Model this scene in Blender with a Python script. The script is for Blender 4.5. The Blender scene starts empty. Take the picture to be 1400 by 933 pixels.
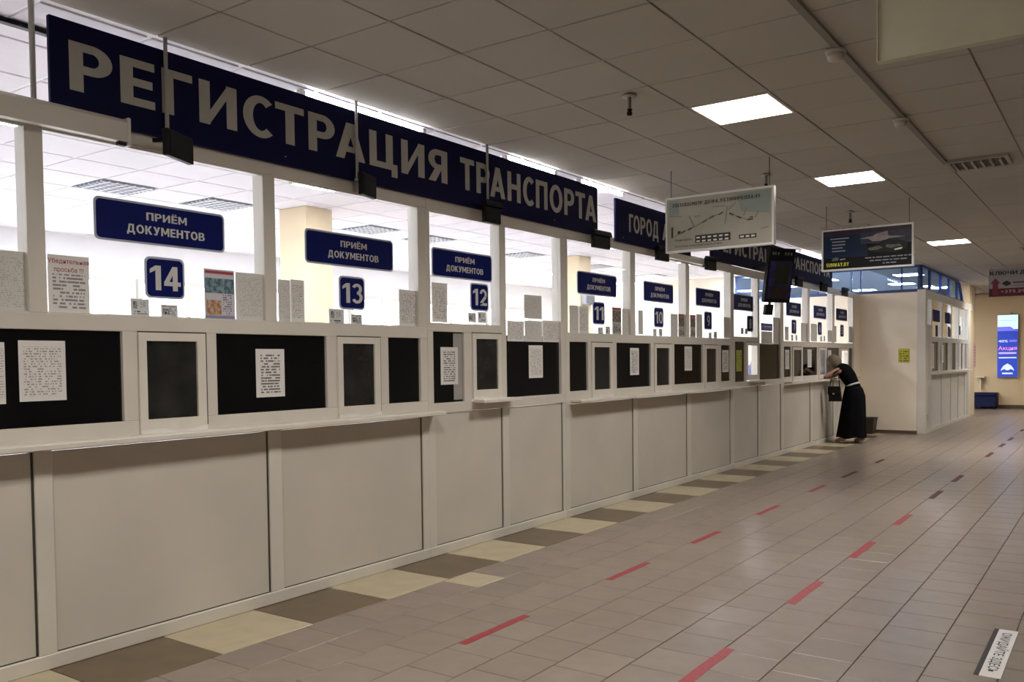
import bpy, bmesh, math, random
from mathutils import Vector, Matrix
random.seed(7)
SC = bpy.context.scene
C = SC.collection

# ------------------------------------------------------------------ camera
F_PX, CY = 1191.96, 534.75
CAM = Vector((4.339, 0.0, 1.497))
YAW, PITCH, ROLL = 0.6120, -0.0334, 0.0120
def cam_basis():
    cy, sy, cp, sp = math.cos(YAW), math.sin(YAW), math.cos(PITCH), math.sin(PITCH)
    f = Vector((-sy*cp, cy*cp, sp)); r = Vector((cy, sy, 0)); d = -(r.cross(f))
    cr, sr = math.cos(ROLL), math.sin(ROLL)
    return r*cr + d*sr, d*cr - r*sr, f
R_, D_, F_ = cam_basis()
cam_data = bpy.data.cameras.new('camera'); cam_data.sensor_width = 36; cam_data.sensor_fit = 'HORIZONTAL'
cam_data.lens = F_PX*36/1400; cam_data.shift_y = (CY-466.5)/1400; cam_data.clip_end = 200
cam = bpy.data.objects.new('camera', cam_data); C.objects.link(cam)
M = Matrix.Identity(4)
for i in range(3):
    M[i][0] = R_[i]; M[i][1] = -D_[i]; M[i][2] = -F_[i]; M[i][3] = CAM[i]
cam.matrix_world = M
SC.camera = cam
def pix(P):
    q = Vector(P)-CAM; w = q.dot(F_)
    if w < .05: return (-9999, -9999)
    return (700+F_PX*q.dot(R_)/w, CY+F_PX*q.dot(D_)/w)
def ray(x, y): return R_*((x-700)/F_PX) + D_*((y-CY)/F_PX) + F_
def onx(x, y, X=0.0):                       # photo pixel -> point on the plane x = X it touches
    d = ray(x, y); return CAM + d*((X-CAM.x)/d.x)
def seen(P, m=60):
    x, y = pix(P); return -m < x < 1400+m and -m < y < 933+m

# ------------------------------------------------------------------ world, exposure
w = bpy.data.worlds.new('world'); SC.world = w; w.use_nodes = True
w.node_tree.nodes['Background'].inputs[0].default_value = (.8, .85, 1, 1)
w.node_tree.nodes['Background'].inputs[1].default_value = 0.03
SC.view_settings.view_transform = 'Standard'; SC.view_settings.look = 'None'
SC.view_settings.gamma = 1; SC.view_settings.use_curve_mapping = False
SC.view_settings.exposure = 0.0
HALL_LAMP, HALL_BEAM, OFFICE_LAMP = 14.0, 31.0, 74.0
try:
    SC.cycles.max_bounces = 8; SC.cycles.diffuse_bounces = 5; SC.cycles.transparent_max_bounces = 16
except Exception: pass

# ------------------------------------------------------------------ materials
MATS = {}
def lin(c): return tuple(((v/255)/12.92 if v/255 <= .04045 else ((v/255+.055)/1.055)**2.4) for v in c)
def mat(name, col, rough=.6, spec=.5, var=.06, scale=6.0, metal=0.0, island=0.0, bump=0.0, bscale=40.0):
    if name in MATS: return MATS[name]
    m = bpy.data.materials.new(name); m.use_nodes = True
    N = m.node_tree.nodes; L = m.node_tree.links; b = N['Principled BSDF']
    b.inputs['Roughness'].default_value = rough; b.inputs['Metallic'].default_value = metal
    b.inputs['Specular IOR Level'].default_value = spec
    tc = N.new('ShaderNodeTexCoord'); nz = N.new('ShaderNodeTexNoise'); nz.inputs['Scale'].default_value = scale
    nz.inputs['Detail'].default_value = 4
    geo = N.new('ShaderNodeNewGeometry'); L.new(geo.outputs['Position'], nz.inputs['Vector'])
    mr = N.new('ShaderNodeMapRange'); mr.inputs[1].default_value = .25; mr.inputs[2].default_value = .75
    mr.inputs[3].default_value = 1-var; mr.inputs[4].default_value = 1+var
    L.new(nz.outputs['Fac'], mr.inputs[0])
    fac = mr.outputs[0]
    if island:
        mi = N.new('ShaderNodeMapRange'); mi.inputs[3].default_value = 1-island; mi.inputs[4].default_value = 1+island
        oi = N.new('ShaderNodeObjectInfo')
        ad = N.new('ShaderNodeMath'); ad.operation = 'ADD'; L.new(geo.outputs['Random Per Island'], ad.inputs[0]); L.new(oi.outputs['Random'], ad.inputs[1])
        fr = N.new('ShaderNodeMath'); fr.operation = 'FRACT'; L.new(ad.outputs[0], fr.inputs[0]); L.new(fr.outputs[0], mi.inputs[0])
        mu = N.new('ShaderNodeMath'); mu.operation = 'MULTIPLY'; L.new(fac, mu.inputs[0]); L.new(mi.outputs[0], mu.inputs[1]); fac = mu.outputs[0]
    mx = N.new('ShaderNodeVectorMath'); mx.operation = 'SCALE'; mx.inputs[0].default_value = col
    L.new(fac, mx.inputs['Scale']); L.new(mx.outputs[0], b.inputs['Base Color'])
    if bump:
        n2 = N.new('ShaderNodeTexNoise'); n2.inputs['Scale'].default_value = bscale; L.new(geo.outputs['Position'], n2.inputs['Vector'])
        bp = N.new('ShaderNodeBump'); bp.inputs['Strength'].default_value = bump; bp.inputs['Distance'].default_value = .01
        L.new(n2.outputs['Fac'], bp.inputs['Height']); L.new(bp.outputs[0], b.inputs['Normal'])
    MATS[name] = m; return m
def emit(name, col, strength):
    if name in MATS: return MATS[name]
    m = bpy.data.materials.new(name); m.use_nodes = True; b = m.node_tree.nodes['Principled BSDF']
    b.inputs['Base Color'].default_value = (*[min(.8, c) for c in col], 1)
    b.inputs['Emission Color'].default_value = (*col, 1); b.inputs['Emission Strength'].default_value = strength
    MATS[name] = m; return m
def glass(name, tint=(1, 1, 1), refl=.04, rough=.02):
    if name in MATS: return MATS[name]
    m = bpy.data.materials.new(name); m.use_nodes = True; N = m.node_tree.nodes; L = m.node_tree.links
    N.remove(N['Principled BSDF']); t = N.new('ShaderNodeBsdfTransparent'); t.inputs[0].default_value = (*tint, 1)
    g = N.new('ShaderNodeBsdfGlossy'); g.inputs['Roughness'].default_value = rough
    lw = N.new('ShaderNodeLayerWeight'); lw.inputs['Blend'].default_value = .5
    pw = N.new('ShaderNodeMath'); pw.operation = 'POWER'; pw.inputs[1].default_value = 4.0; L.new(lw.outputs['Facing'], pw.inputs[0])
    fr = N.new('ShaderNodeMath'); fr.operation = 'MULTIPLY_ADD'; fr.inputs[1].default_value = refl*6; fr.inputs[2].default_value = refl*.5; L.new(pw.outputs[0], fr.inputs[0])
    mx = N.new('ShaderNodeMixShader'); L.new(fr.outputs[0], mx.inputs[0]); L.new(t.outputs[0], mx.inputs[1]); L.new(g.outputs[0], mx.inputs[2])
    L.new(mx.outputs[0], N['Material Output'].inputs[0]); MATS[name] = m; return m
def print_mat(name, paper, ink, rows, words=14.0, top=.9, bottom=.08, left=.1, right=.9, bands=(), density=.47, spots=None):
    """paper with printed rows of words; bands = (v0, v1, colour, mottled) printed blocks"""
    if name in MATS: return MATS[name]
    m = bpy.data.materials.new(name); m.use_nodes = True; N = m.node_tree.nodes; L = m.node_tree.links; b = N['Principled BSDF']
    b.inputs['Roughness'].default_value = .55
    tc = N.new('ShaderNodeUVMap'); sx = N.new('ShaderNodeSeparateXYZ'); L.new(tc.outputs[0], sx.inputs[0])
    U, V = sx.outputs[0], sx.outputs[1]
    def ma(op, a, bb=None):
        n = N.new('ShaderNodeMath'); n.operation = op
        for i, s in enumerate((a, bb)):
            if s is None: continue
            if isinstance(s, (int, float)): n.inputs[i].default_value = s
            else: L.new(s, n.inputs[i])
        return n.outputs[0]
    oi = N.new('ShaderNodeObjectInfo')
    vr = ma('MULTIPLY', V, rows); row = ma('FLOOR', vr); fr = ma('FRACT', vr)
    cmb = N.new('ShaderNodeCombineXYZ'); L.new(ma('MULTIPLY', U, words), cmb.inputs[0]); L.new(ma('MULTIPLY', row, 3.7), cmb.inputs[1]); L.new(ma('MULTIPLY', oi.outputs['Random'], 50.0), cmb.inputs[2])
    nz = N.new('ShaderNodeTexNoise'); nz.inputs['Scale'].default_value = 1.0; nz.inputs['Detail'].default_value = 1; L.new(cmb.outputs[0], nz.inputs['Vector'])
    ink_m = ma('GREATER_THAN', nz.outputs['Fac'], density)
    ink_m = ma('MULTIPLY', ink_m, ma('GREATER_THAN', fr, .45))
    for s in (ma('GREATER_THAN', U, left), ma('LESS_THAN', U, right), ma('GREATER_THAN', V, bottom), ma('LESS_THAN', V, top)):
        ink_m = ma('MULTIPLY', ink_m, s)
    def mixc(f, A, B):
        n = N.new('ShaderNodeMix'); n.data_type = 'RGBA'
        L.new(f, n.inputs[0])
        for i, s in ((6, A), (7, B)):
            if isinstance(s, tuple): n.inputs[i].default_value = (*s, 1)
            else: L.new(s, n.inputs[i])
        return n.outputs[2]
    col = mixc(ink_m, paper, ink)
    for (v0, v1, u0, u1, c, mott) in bands:
        f = ma('MULTIPLY', ma('MULTIPLY', ma('GREATER_THAN', V, v0), ma('LESS_THAN', V, v1)), ma('MULTIPLY', ma('GREATER_THAN', U, u0), ma('LESS_THAN', U, u1)))
        cc = c
        if mott:
            n3 = N.new('ShaderNodeTexNoise'); n3.inputs['Scale'].default_value = 9; n3.inputs['Detail'].default_value = 3; L.new(tc.outputs[0], n3.inputs['Vector'])
            mr = N.new('ShaderNodeMapRange'); mr.inputs[1].default_value = .4; mr.inputs[2].default_value = .62; L.new(n3.outputs['Fac'], mr.inputs[0])
            cc = mixc(mr.outputs[0], c, mott)
        col = mixc(f, col, cc)
    L.new(col, b.inputs['Base Color']); MATS[name] = m; return m

FRAME = mat('white_frame', (.68, .645, .58), .42, var=.05, scale=3)
PANEL = mat('base_panel', (.61, .57, .51), .5, var=.07, scale=1.6)
SHELF = mat('shelf_white', (.74, .70, .63), .4)
SEAL = mat('dark_seal', (.05, .045, .04), .6)
FILM = mat('black_film', (.004, .004, .005), .05, .3, var=.3)
HATCHG = mat('dark_hatch_glass', (.02, .02, .02), .09, .5, var=.6, scale=5)
CLEAR = glass('clear_glass', (.97, .98, .98), .05)
BLUE = mat('sign_blue', (.006, .006, .046), .6, .1, var=.08)
BLUE2 = mat('plate_blue', (.006, .011, .115), .5, .08, var=.1)
LETTER = mat('sign_letter', (.43, .42, .385), .5)
PLATEB = mat('plate_border', (.46, .50, .62), .5)
BLACK = mat('black_plastic', (.006, .006, .007), .5, .2)
METAL = mat('rod_metal', (.42, .41, .39), .35, metal=.1)
TILE = mat('floor_tile', (.25, .205, .172), .28, .27, var=.09, scale=7, island=.06)
TILE_BR = mat('floor_tile_brown', (.135, .095, .055), .3, .4, var=.22, scale=5, island=.04)
TILE_BE = mat('floor_tile_beige', (.47, .405, .275), .3, .4, var=.12, scale=6, island=.04)
GROUT = mat('grout', (.11, .09, .075), .9)
CTILE = mat('ceiling_tile', (.50, .47, .42), .95, .1, var=.03, scale=2, island=.025, bump=.05, bscale=120)
CGRID = mat('ceiling_grid', (.42, .39, .34), .7)
OCTILE = mat('office_ceiling_tile', (.78, .76, .80), .95, .1, var=.02, island=.03)
OGRID = mat('office_ceiling_grid', (.9, .9, .92), .6)
OWALL = mat('office_wall', (.85, .85, .86), .9, .1, var=.02)
CREAM = mat('cream_wall', (.74, .62, .43), .9, .15, var=.04)
PARTW = mat('partition_plaster', (.90, .81, .68), .9, .15, var=.06, scale=1.2)
BACKW = mat('back_wall_plaster', (.72, .56, .34), .9, .15, var=.05, scale=1.5)
GREYW = mat('hall_wall', (.5, .45, .38), .9, .1)
HLAMP = emit('hall_lamp', (1.0, .94, .86), HALL_LAMP)
OLAMP = emit('office_lamp', (.90, .92, 1.0), OFFICE_LAMP)
RED_WORN = mat('red_tape_worn', (.10, .03, .03), .6, .15, var=.35, scale=30)
RED = mat('red_tape', (.30, .03, .042), .5, var=.25, scale=30)
PAPERW = (.78, .76, .74)
INK = (.16, .14, .15)
NOTICE = print_mat('printed_notice', PAPERW, (.36, .33, .33), 24, 24, density=.5)
NOTICE_BIG = print_mat('printed_notice_bold', PAPERW, (.16, .15, .15), 17, 14, left=.16, right=.84, density=.45)
NOTICE_RED = print_mat('printed_notice_redhead', PAPERW, (.28, .26, .30), 16, 13, top=.68)
LISTP = print_mat('printed_list', (.68, .67, .64), (.5, .48, .47), 28, 20, density=.52)
POSTER = print_mat('photo_poster', (.60, .60, .66), (.2, .2, .3), 22, 14, top=.5, left=.6,
    bands=((.91, .97, .03, .97, (.42, .05, .07), None), (.52, .82, .02, .98, (.05, .12, .16), (.25, .34, .4)), (.08, .38, .05, .55, (.35, .16, .08), (.6, .45, .33)), (0, .07, .0, 1, (.25, .25, .4), None)))
POSTER_D = print_mat('dark_poster', (.55, .54, .5), (.1, .1, .1), 20, 12, top=.4, bands=((.90, .98, .03, .97, (.45, .05, .07), None), (.45, .88, .05, .95, (.06, .04, .04), (.3, .25, .22)), (.05, .3, .1, .9, (.05, .05, .05), (.5, .5, .5))))
CARD = print_mat('pictogram_card', (.66, .68, .70), (.05, .05, .06), 7, 7, top=.35, bottom=.1, bands=((.42, .85, .12, .34, (.03, .03, .035), (.5, .5, .5)), (.5, .85, .5, .8, (.35, .36, .36), (.66, .68, .7))))
CARD2 = print_mat('camera_card', (.66, .68, .70), (.2, .2, .2), 9, 9, top=.95, bottom=.1, left=.5, bands=((.25, .7, .1, .5, (.02, .02, .02), (.5, .5, .5)), (.8, .92, .08, .9, (.25, .25, .25), (.6, .6, .6))))
YELLOW = print_mat('yellow_notice', (.55, .50, .05), (.12, .11, .03), 6, 8, density=.5)
YGREEN = print_mat('lime_notice', (.42, .46, .05), (.2, .22, .03), 8, 8, density=.55)
BLUEP = print_mat('blue_printed_sign', (.05, .08, .45), (.7, .75, .9), 3, 9, top=.65, bottom=.3)

# ------------------------------------------------------------------ mesh helpers
def link(name, me, m, parent=None, loc=(0, 0, 0)):
    o = bpy.data.objects.new(name, me); C.objects.link(o)
    if m is not None and me is not None:
        if not me.materials: me.materials.append(m)
    o.parent = parent
    o.location = loc
    return o
def wloc(parent):
    v = Vector((0, 0, 0))
    while parent is not None: v += parent.location; parent = parent.parent
    return v
def box_mesh(sx, sy, sz, bevel=0.0, uv=None):
    bm = bmesh.new(); bmesh.ops.create_cube(bm, size=1.0)
    bmesh.ops.scale(bm, vec=(sx, sy, sz), verts=bm.verts)
    if bevel > 0: bmesh.ops.bevel(bm, geom=bm.edges[:], offset=min(bevel, .45*min(sx, sy, sz)), segments=1, affect='EDGES', profile=.5)
    if uv:
        l = bm.loops.layers.uv.new('UVMap'); a, b_, sa = uv; S = (sx, sy, sz)
        for f in bm.faces:
            for lp in f.loops: lp[l].uv = (sa*lp.vert.co[a]/S[a]+.5, lp.vert.co[b_]/S[b_]+.5)
    me = bpy.data.meshes.new('box'); bm.to_mesh(me); bm.free(); return me
_CACHE = {}
def box(name, x0, x1, y0, y1, z0, z1, m, parent=None, bevel=0.0, uv=None, rot=None):
    """box in world coordinates (parents only translate)"""
    key = (round(x1-x0, 4), round(y1-y0, 4), round(z1-z0, 4), bevel, uv, m.name)
    me = _CACHE.get(key)
    if me is None:
        me = box_mesh(x1-x0, y1-y0, z1-z0, bevel, uv); me.name = name; _CACHE[key] = me; me.materials.append(m)
    return link(name, me, m, parent, Vector(((x0+x1)/2, (y0+y1)/2, (z0+z1)/2))-wloc(parent))
def raw(name, verts, faces, m, parent=None, smooth=False):
    """mesh in world coordinates, origin moved to its centre"""
    vs = [Vector(v) for v in verts]; c = Vector((0, 0, 0))
    for v in vs: c += v
    c /= len(vs)
    me = bpy.data.meshes.new(name); me.from_pydata([v-c for v in vs], [], faces); me.update()
    if smooth:
        for p in me.polygons: p.use_smooth = True
    return link(name, me, m, parent, c-wloc(parent))
def multibox(name, boxes, m, parent=None, bevel=0.0):
    vs, fs = [], []
    for (x0, x1, y0, y1, z0, z1) in boxes:
        k = len(vs)
        vs += [(x0, y0, z0), (x1, y0, z0), (x1, y1, z0), (x0, y1, z0), (x0, y0, z1), (x1, y0, z1), (x1, y1, z1), (x0, y1, z1)]
        fs += [tuple(k+i for i in f) for f in ((3, 2, 1, 0), (4, 5, 6, 7), (0, 1, 5, 4), (1, 2, 6, 5), (2, 3, 7, 6), (3, 0, 4, 7))]
    return raw(name, vs, fs, m, parent)
def tube(name, pts, r, m, parent=None, n=10, closed=False):
    vs, fs = [], []; P = [Vector(p) for p in pts]
    rs = r if isinstance(r, (list, tuple)) else [r]*len(P)
    for i, p in enumerate(P):
        t = (P[min(i+1, len(P)-1)]-P[max(i-1, 0)]).normalized()
        a = t.cross(Vector((0, 0, 1)) if abs(t.z) < .9 else Vector((1, 0, 0))).normalized(); b_ = t.cross(a)
        for k in range(n):
            an = 2*math.pi*k/n; vs.append(p+a*(rs[i]*math.cos(an))+b_*(rs[i]*math.sin(an)))
    for i in range(len(P)-1):
        for k in range(n):
            a0 = i*n+k; a1 = i*n+(k+1) % n; fs.append((a0, a1, a1+n, a0+n))
    fs.append(tuple(range(n))[::-1]); fs.append(tuple(range((len(P)-1)*n, len(P)*n)))
    return raw(name, vs, fs, m, parent, True)
def lathe(name, prof, center, m, parent=None, n=20):
    vs, fs = [], []; cx, cy, cz = center
    for (r, z) in prof:
        for k in range(n): vs.append((cx+r*math.cos(2*math.pi*k/n), cy+r*math.sin(2*math.pi*k/n), cz+z))
    for i in range(len(prof)-1):
        for k in range(n):
            a0 = i*n+k; a1 = i*n+(k+1) % n; fs.append((a0, a1, a1+n, a0+n))
    fs.append(tuple(range(n))[::-1]); fs.append(tuple(range((len(prof)-1)*n, len(prof)*n)))
    return raw(name, vs, fs, m, parent, True)
def loft(name, rings, m, parent=None, n=28, caps=True):
    """rings: (centre, axis_a, axis_b) with a,b semi-axis vectors"""
    vs, fs = [], []
    for c, a, b_ in rings:
        c, a, b_ = Vector(c), Vector(a), Vector(b_)
        for k in range(n):
            an = 2*math.pi*k/n; vs.append(c+a*math.cos(an)+b_*math.sin(an))
    for i in range(len(rings)-1):
        for k in range(n):
            a0 = i*n+k; a1 = i*n+(k+1) % n; fs.append((a0, a1, a1+n, a0+n))
    if caps: fs.append(tuple(range(n))[::-1]); fs.append(tuple(range((len(rings)-1)*n, len(rings)*n)))
    return raw(name, vs, fs, m, parent, True)
def prism(name, poly, right, up, origin, depth, m, parent=None):
    """flat polygon (u,v) extruded towards the viewer"""
    right, up, origin = Vector(right), Vector(up), Vector(origin); nrm = right.cross(up)
    n = len(poly); vs = [origin+right*u+up*v for u, v in poly]+[origin+right*u+up*v+nrm*depth for u, v in poly]
    fs = [tuple(range(n))[::-1], tuple(range(n, 2*n))]+[(i, (i+1) % n, n+(i+1) % n, n+i) for i in range(n)]
    return raw(name, vs, fs, m, parent)
def rounded(w_, h, r, seg=5):
    pts = []
    for cx, cy, a0 in ((w_/2-r, h/2-r, 0), (-w_/2+r, h/2-r, 90), (-w_/2+r, -h/2+r, 180), (w_/2-r, -h/2+r, 270)):
        for k in range(seg+1):
            a = math.radians(a0+90*k/seg); pts.append((cx+r*math.cos(a), cy+r*math.sin(a)))
    return pts
RX, UZ = Vector((0, 1, 0)), Vector((0, 0, 1))       # lettering on planes facing +x
_FONT = {}
def text_mesh(s, bold):
    cu = bpy.data.curves.new('t', 'FONT'); cu.body = s; cu.align_x = 'LEFT'; cu.offset = bold; cu.resolution_u = 3; cu.fill_mode = 'BOTH'
    cu.space_character = 1.0+bold*1.5
    o = bpy.data.objects.new('t', cu); C.objects.link(o); dg = bpy.context.evaluated_depsgraph_get()
    me = bpy.data.meshes.new_from_object(o.evaluated_get(dg)); bpy.data.objects.remove(o); bpy.data.curves.remove(cu); return me
def cap_height(bold):
    if bold not in _FONT:
        me = text_mesh('Н', bold); ys = [v.co.y for v in me.vertices]; _FONT[bold] = (min(ys), max(ys))
    return _FONT[bold]

def _arc(cx, cy, rx, ry, tx, ty, a0, a1, n=14):
    out = []
    for k in range(n):
        p = []
        for a, r0, r1 in ((a0+(a1-a0)*k/n, rx, ry), (a0+(a1-a0)*(k+1)/n, rx, ry), (a0+(a1-a0)*(k+1)/n, rx-tx, ry-ty), (a0+(a1-a0)*k/n, rx-tx, ry-ty)):
            a = math.radians(a); p.append((cx+r0*math.cos(a), cy+r1*math.sin(a)))
        out.append(p)
    return out
def _r(x0, x1, y0, y1): return [(x0, y0), (x1, y0), (x1, y1), (x0, y1)]
def _mir(ps, w_): return [[(w_-x, y) for x, y in p][::-1] for p in ps]
T_, H_ = .22, .175
_P = [_r(0, T_, 0, 1), _r(T_, .36, 1-H_, 1), _r(T_, .36, .37, .37+H_)]+_arc(.36, .685, .33, .315, T_, H_, -90, 90)
_E = [_r(0, T_, 0, 1), _r(T_, .60, 1-H_, 1), _r(T_, .56, .42, .42+H_), _r(T_, .60, 0, H_)]
_6 = _arc(.35, .32, .35, .33, .2, .16, 0, 360, 22)+_arc(.40, .49, .40, .51, .2, .16, 75, 190)
GLYPH = {
 'Р': _P, 'Е': _E, 'Ё': _E+[_r(.08, .24, 1.08, 1.22), _r(.36, .52, 1.08, 1.22)], 'Г': [_r(0, T_, 0, 1), _r(T_, .58, 1-H_, 1)],
 'И': [_r(0, T_, 0, 1), _r(.56, .78, 0, 1), [(T_, .04), (.56, .66), (.56, .96), (T_, .34)]],
 'С': _arc(.40, .5, .40, .515, T_, H_, 48, 312, 22), 'Т': [_r(0, .70, 1-H_, 1), _r(.24, .46, 0, 1-H_)],
 'А': [[(0, 0), (.23, 0), (.53, 1), (.30, 1)], [(.60, 0), (.83, 0), (.53, 1), (.30, 1)], _r(.17, .66, .2, .36)],
 'Ц': [_r(0, T_, 0, 1), _r(.50, .72, 0, 1), _r(0, .86, 0, H_), _r(.67, .86, -.2, 0)],
 'Я': _mir(_P, .69)+[[(0, 0), (.25, 0), (.48, .42), (.24, .42)]],
 'Н': [_r(0, T_, 0, 1), _r(.54, .76, 0, 1), _r(T_, .54, .42, .42+H_)], 'П': [_r(0, T_, 0, 1), _r(.52, .74, 0, 1), _r(T_, .52, 1-H_, 1)],
 'О': _arc(.43, .5, .43, .515, T_, H_, 0, 360, 26),
 'Д': [_r(0, .86, 0, H_), _r(0, .19, -.2, 0), _r(.67, .86, -.2, 0), [(.06, .1), (.27, .1), (.40, 1), (.20, 1)], _r(.22, .74, 1-H_, 1), _r(.53, .74, .1, 1)],
 'М': [_r(0, .2, 0, 1), _r(.72, .92, 0, 1), [(0, 1), (.24, 1), (.54, .22), (.38, .22)], [(.68, 1), (.92, 1), (.54, .22), (.38, .22)]],
 'К': [_r(0, T_, 0, 1), [(.20, .52), (.44, .56), (.74, 1), (.49, 1)], [(.20, .52), (.44, .56), (.78, 0), (.51, 0)]],
 'У': [[(0, 1), (.24, 1), (.46, .38), (.32, .22)], [(.50, 1), (.74, 1), (.44, .12), (.22, .12)], _r(.08, .40, 0, H_)],
 'В': [_r(0, T_, 0, 1), _r(T_, .36, 1-.16, 1), _r(T_, .38, .44, .58), _r(T_, .38, 0, .16)]+_arc(.36, .75, .30, .25, T_, .16, -90, 90)+_arc(.38, .28, .34, .28, T_, .16, -90, 90),
 '1': [_r(.24, .48, 0, 1), [(0, .68), (.24, .80), (.24, 1), (0, .84)]],
 '2': _arc(.34, .68, .34, .33, .2, .16, -25, 170)+[[(0, 0), (.24, .1), (.64, .50), (.44, .60), (0, .16)], _r(0, .68, 0, .165)],
 '3': _arc(.32, .73, .33, .28, .2, .15, -90, 160)+_arc(.32, .30, .36, .31, .2, .15, -155, 90),
 '4': [[(0, .34), (.22, .34), (.58, 1), (.38, 1)], _r(0, .74, .2, .37), _r(.38, .60, 0, 1)],
 '5': [_r(.08, .64, 1-H_, 1), _r(.08, .27, .48, 1)]+_arc(.32, .32, .36, .33, .2, .16, -155, 115, 18),
 '6': _6, '9': [[(.72-x, 1-y) for x, y in p] for p in _6], '7': [_r(0, .68, 1-H_, 1), [(.12, 0), (.36, 0), (.68, .84), (.44, .84)]],
 '8': _arc(.36, .73, .31, .28, .18, .15, 0, 360, 22)+_arc(.36, .30, .36, .31, .2, .15, 0, 360, 22), '0': _arc(.36, .5, .36, .515, .2, .16, 0, 360, 24)}
def _flip(ps): return [[(x, 1-y) for x, y in p][::-1] for p in ps]
GLYPH.update({'Х': [[(0, 0), (.26, 0), (.76, 1), (.50, 1)], [(.50, 0), (.76, 0), (.26, 1), (0, 1)]], 'Л': [[(0, 0), (.2, 0), (.36, 1), (.18, 1)], _r(.2, .74, 1-H_, 1), _r(.52, .74, 0, 1)],
 'З': GLYPH['3'], 'Й': GLYPH['И']+[_r(.2, .58, 1.1, 1.2)], 'Ч': [_r(.5, .72, 0, 1), _r(0, .2, .55, 1), _r(0, .5, .38, .55)], 'Ь': [_r(0, T_, 0, 1), _r(T_, .36, .44, .58), _r(T_, .36, 0, .16)]+_arc(.36, .29, .33, .29, T_, .15, -90, 90),
 'Ю': [_r(0, .2, 0, 1), _r(.2, .4, .42, .58)]+_arc(.66, .5, .36, .515, .2, H_, 0, 360, 24), 'Ж': [_r(.42, .62, 0, 1), [(.36, .5), (.6, .5), (1.04, 1), (.8, 1)], [(.44, .5), (.68, .5), (1.04, 0), (.8, 0)], [(.0, 1), (.24, 1), (.6, .5), (.4, .5)], [(0, 0), (.24, 0), (.6, .5), (.4, .5)]],
 '№': _mir(GLYPH['И'], .78)+_arc(.98, .6, .16, .2, .09, .09, 0, 360), '.': [_r(0, .2, 0, .2)], ',': [[(0, -.15), (.1, -.15), (.22, .2), (.02, .2)]], '+': [_r(0, .6, .42, .58), _r(.22, .38, .2, .8)],
 'S': _arc(.33, .725, .33, .29, .2, .155, 25, 270)+_arc(.33, .285, .33, .30, .2, .155, -155, 90), 'U': [_r(0, T_, .3, 1), _r(.52, .74, .3, 1)]+_arc(.37, .32, .37, .33, T_, H_, 180, 360), 'N': _mir(GLYPH['И'], .78),
 'W': [[(0, 1), (.22, 1), (.40, 0), (.20, 0)], [(.20, 0), (.40, 0), (.60, .9), (.46, .9)], [(.60, 0), (.80, 0), (.60, .9), (.46, .9)], [(.60, 0), (.80, 0), (1.0, 1), (.78, 1)]], 'A': GLYPH['А'], 'B': GLYPH['В'],
 'Y': [_r(.27, .49, 0, .5), [(0, 1), (.25, 1), (.49, .4), (.27, .4)], [(.51, 1), (.76, 1), (.49, .4), (.27, .4)]], ' ': []})
_PAIR = {'ГО': -.1, 'РА': -.1, 'ТР': -.02, 'ТА': -.12, 'СТ': -.06, 'ТО': -.06, 'РТ': -.03}
def mini_mesh(s):
    vs, fs, x = [], [], 0.0; prev = ''
    for ch in s:
        x += _PAIR.get(prev+ch, 0); wmax = 0
        for i, p in enumerate(GLYPH[ch]):
            k = len(vs); vs += [(x+u, v, .0003*min(i, 6)) for u, v in p]; fs.append(tuple(range(k, k+len(p)))); wmax = max(wmax, max(u for u, v in p))
        x += (wmax+.13) if ch != ' ' else .3; prev = ch
    me = bpy.data.meshes.new('t'); me.from_pydata(vs, [], fs); me.update(); return me
def text(name, s, origin, right, up, width, cap, m, parent=None, bold=.02, lift=.002, align='L'):
    """lettering whose first letter starts at origin (baseline), fitted to width and cap height"""
    if bold > .015 and all(ch in GLYPH for ch in s): me = mini_mesh(s); lo, hi = 0.0, 1.0
    else: bold = min(bold, .008); me = text_mesh(s, bold); lo, hi = cap_height(bold)
    xs = [v.co.x for v in me.vertices]; x0, x1 = min(xs), max(xs)
    right, up, origin = Vector(right), Vector(up), Vector(origin); nrm = right.cross(up)
    su = width/(x1-x0); sv = cap/(hi-lo); off = {'L': 0, 'C': -width/2}[align]
    c = origin+right*(width/2+off)+up*(cap/2)
    for v in me.vertices:
        u, t, dz = v.co.x, v.co.y, v.co.z; v.co = origin+right*((u-x0)*su+off)+up*((t-lo)*sv)+nrm*(lift+dz)-c
    me.name = name
    return link(name, me, m, parent, c-wloc(parent))
def thing(name, label, cat, loc=(0, 0, 0), group=None, kind=None):
    o = bpy.data.objects.new(name, None); C.objects.link(o); o.location = loc; o.empty_display_size = .1
    return tag(o, label, cat, group, kind)
NUM = {str(k): v for k, v in zip(range(5, 15), 'five six seven eight nine ten eleven twelve thirteen fourteen'.split())}
def tag(o, label=None, cat=None, group=None, kind=None):
    if label: label = ' '.join(NUM.get(q.rstrip(','), q.rstrip(','))+(',' if q.endswith(',') else '') for q in label.split(' '))
    if label: o['label'] = label
    if cat: o['category'] = cat
    if group: o['group'] = group
    if kind: o['kind'] = kind
    return o
ORD = ['nearest', 'second', 'third', 'fourth', 'fifth', 'sixth', 'seventh', 'eighth', 'ninth', 'tenth', 'eleventh', 'twelfth']

CEIL = 3.28
HALL_X1, HALL_Y0, HALL_Y1 = 9.0, -4.0, 28.4
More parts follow.
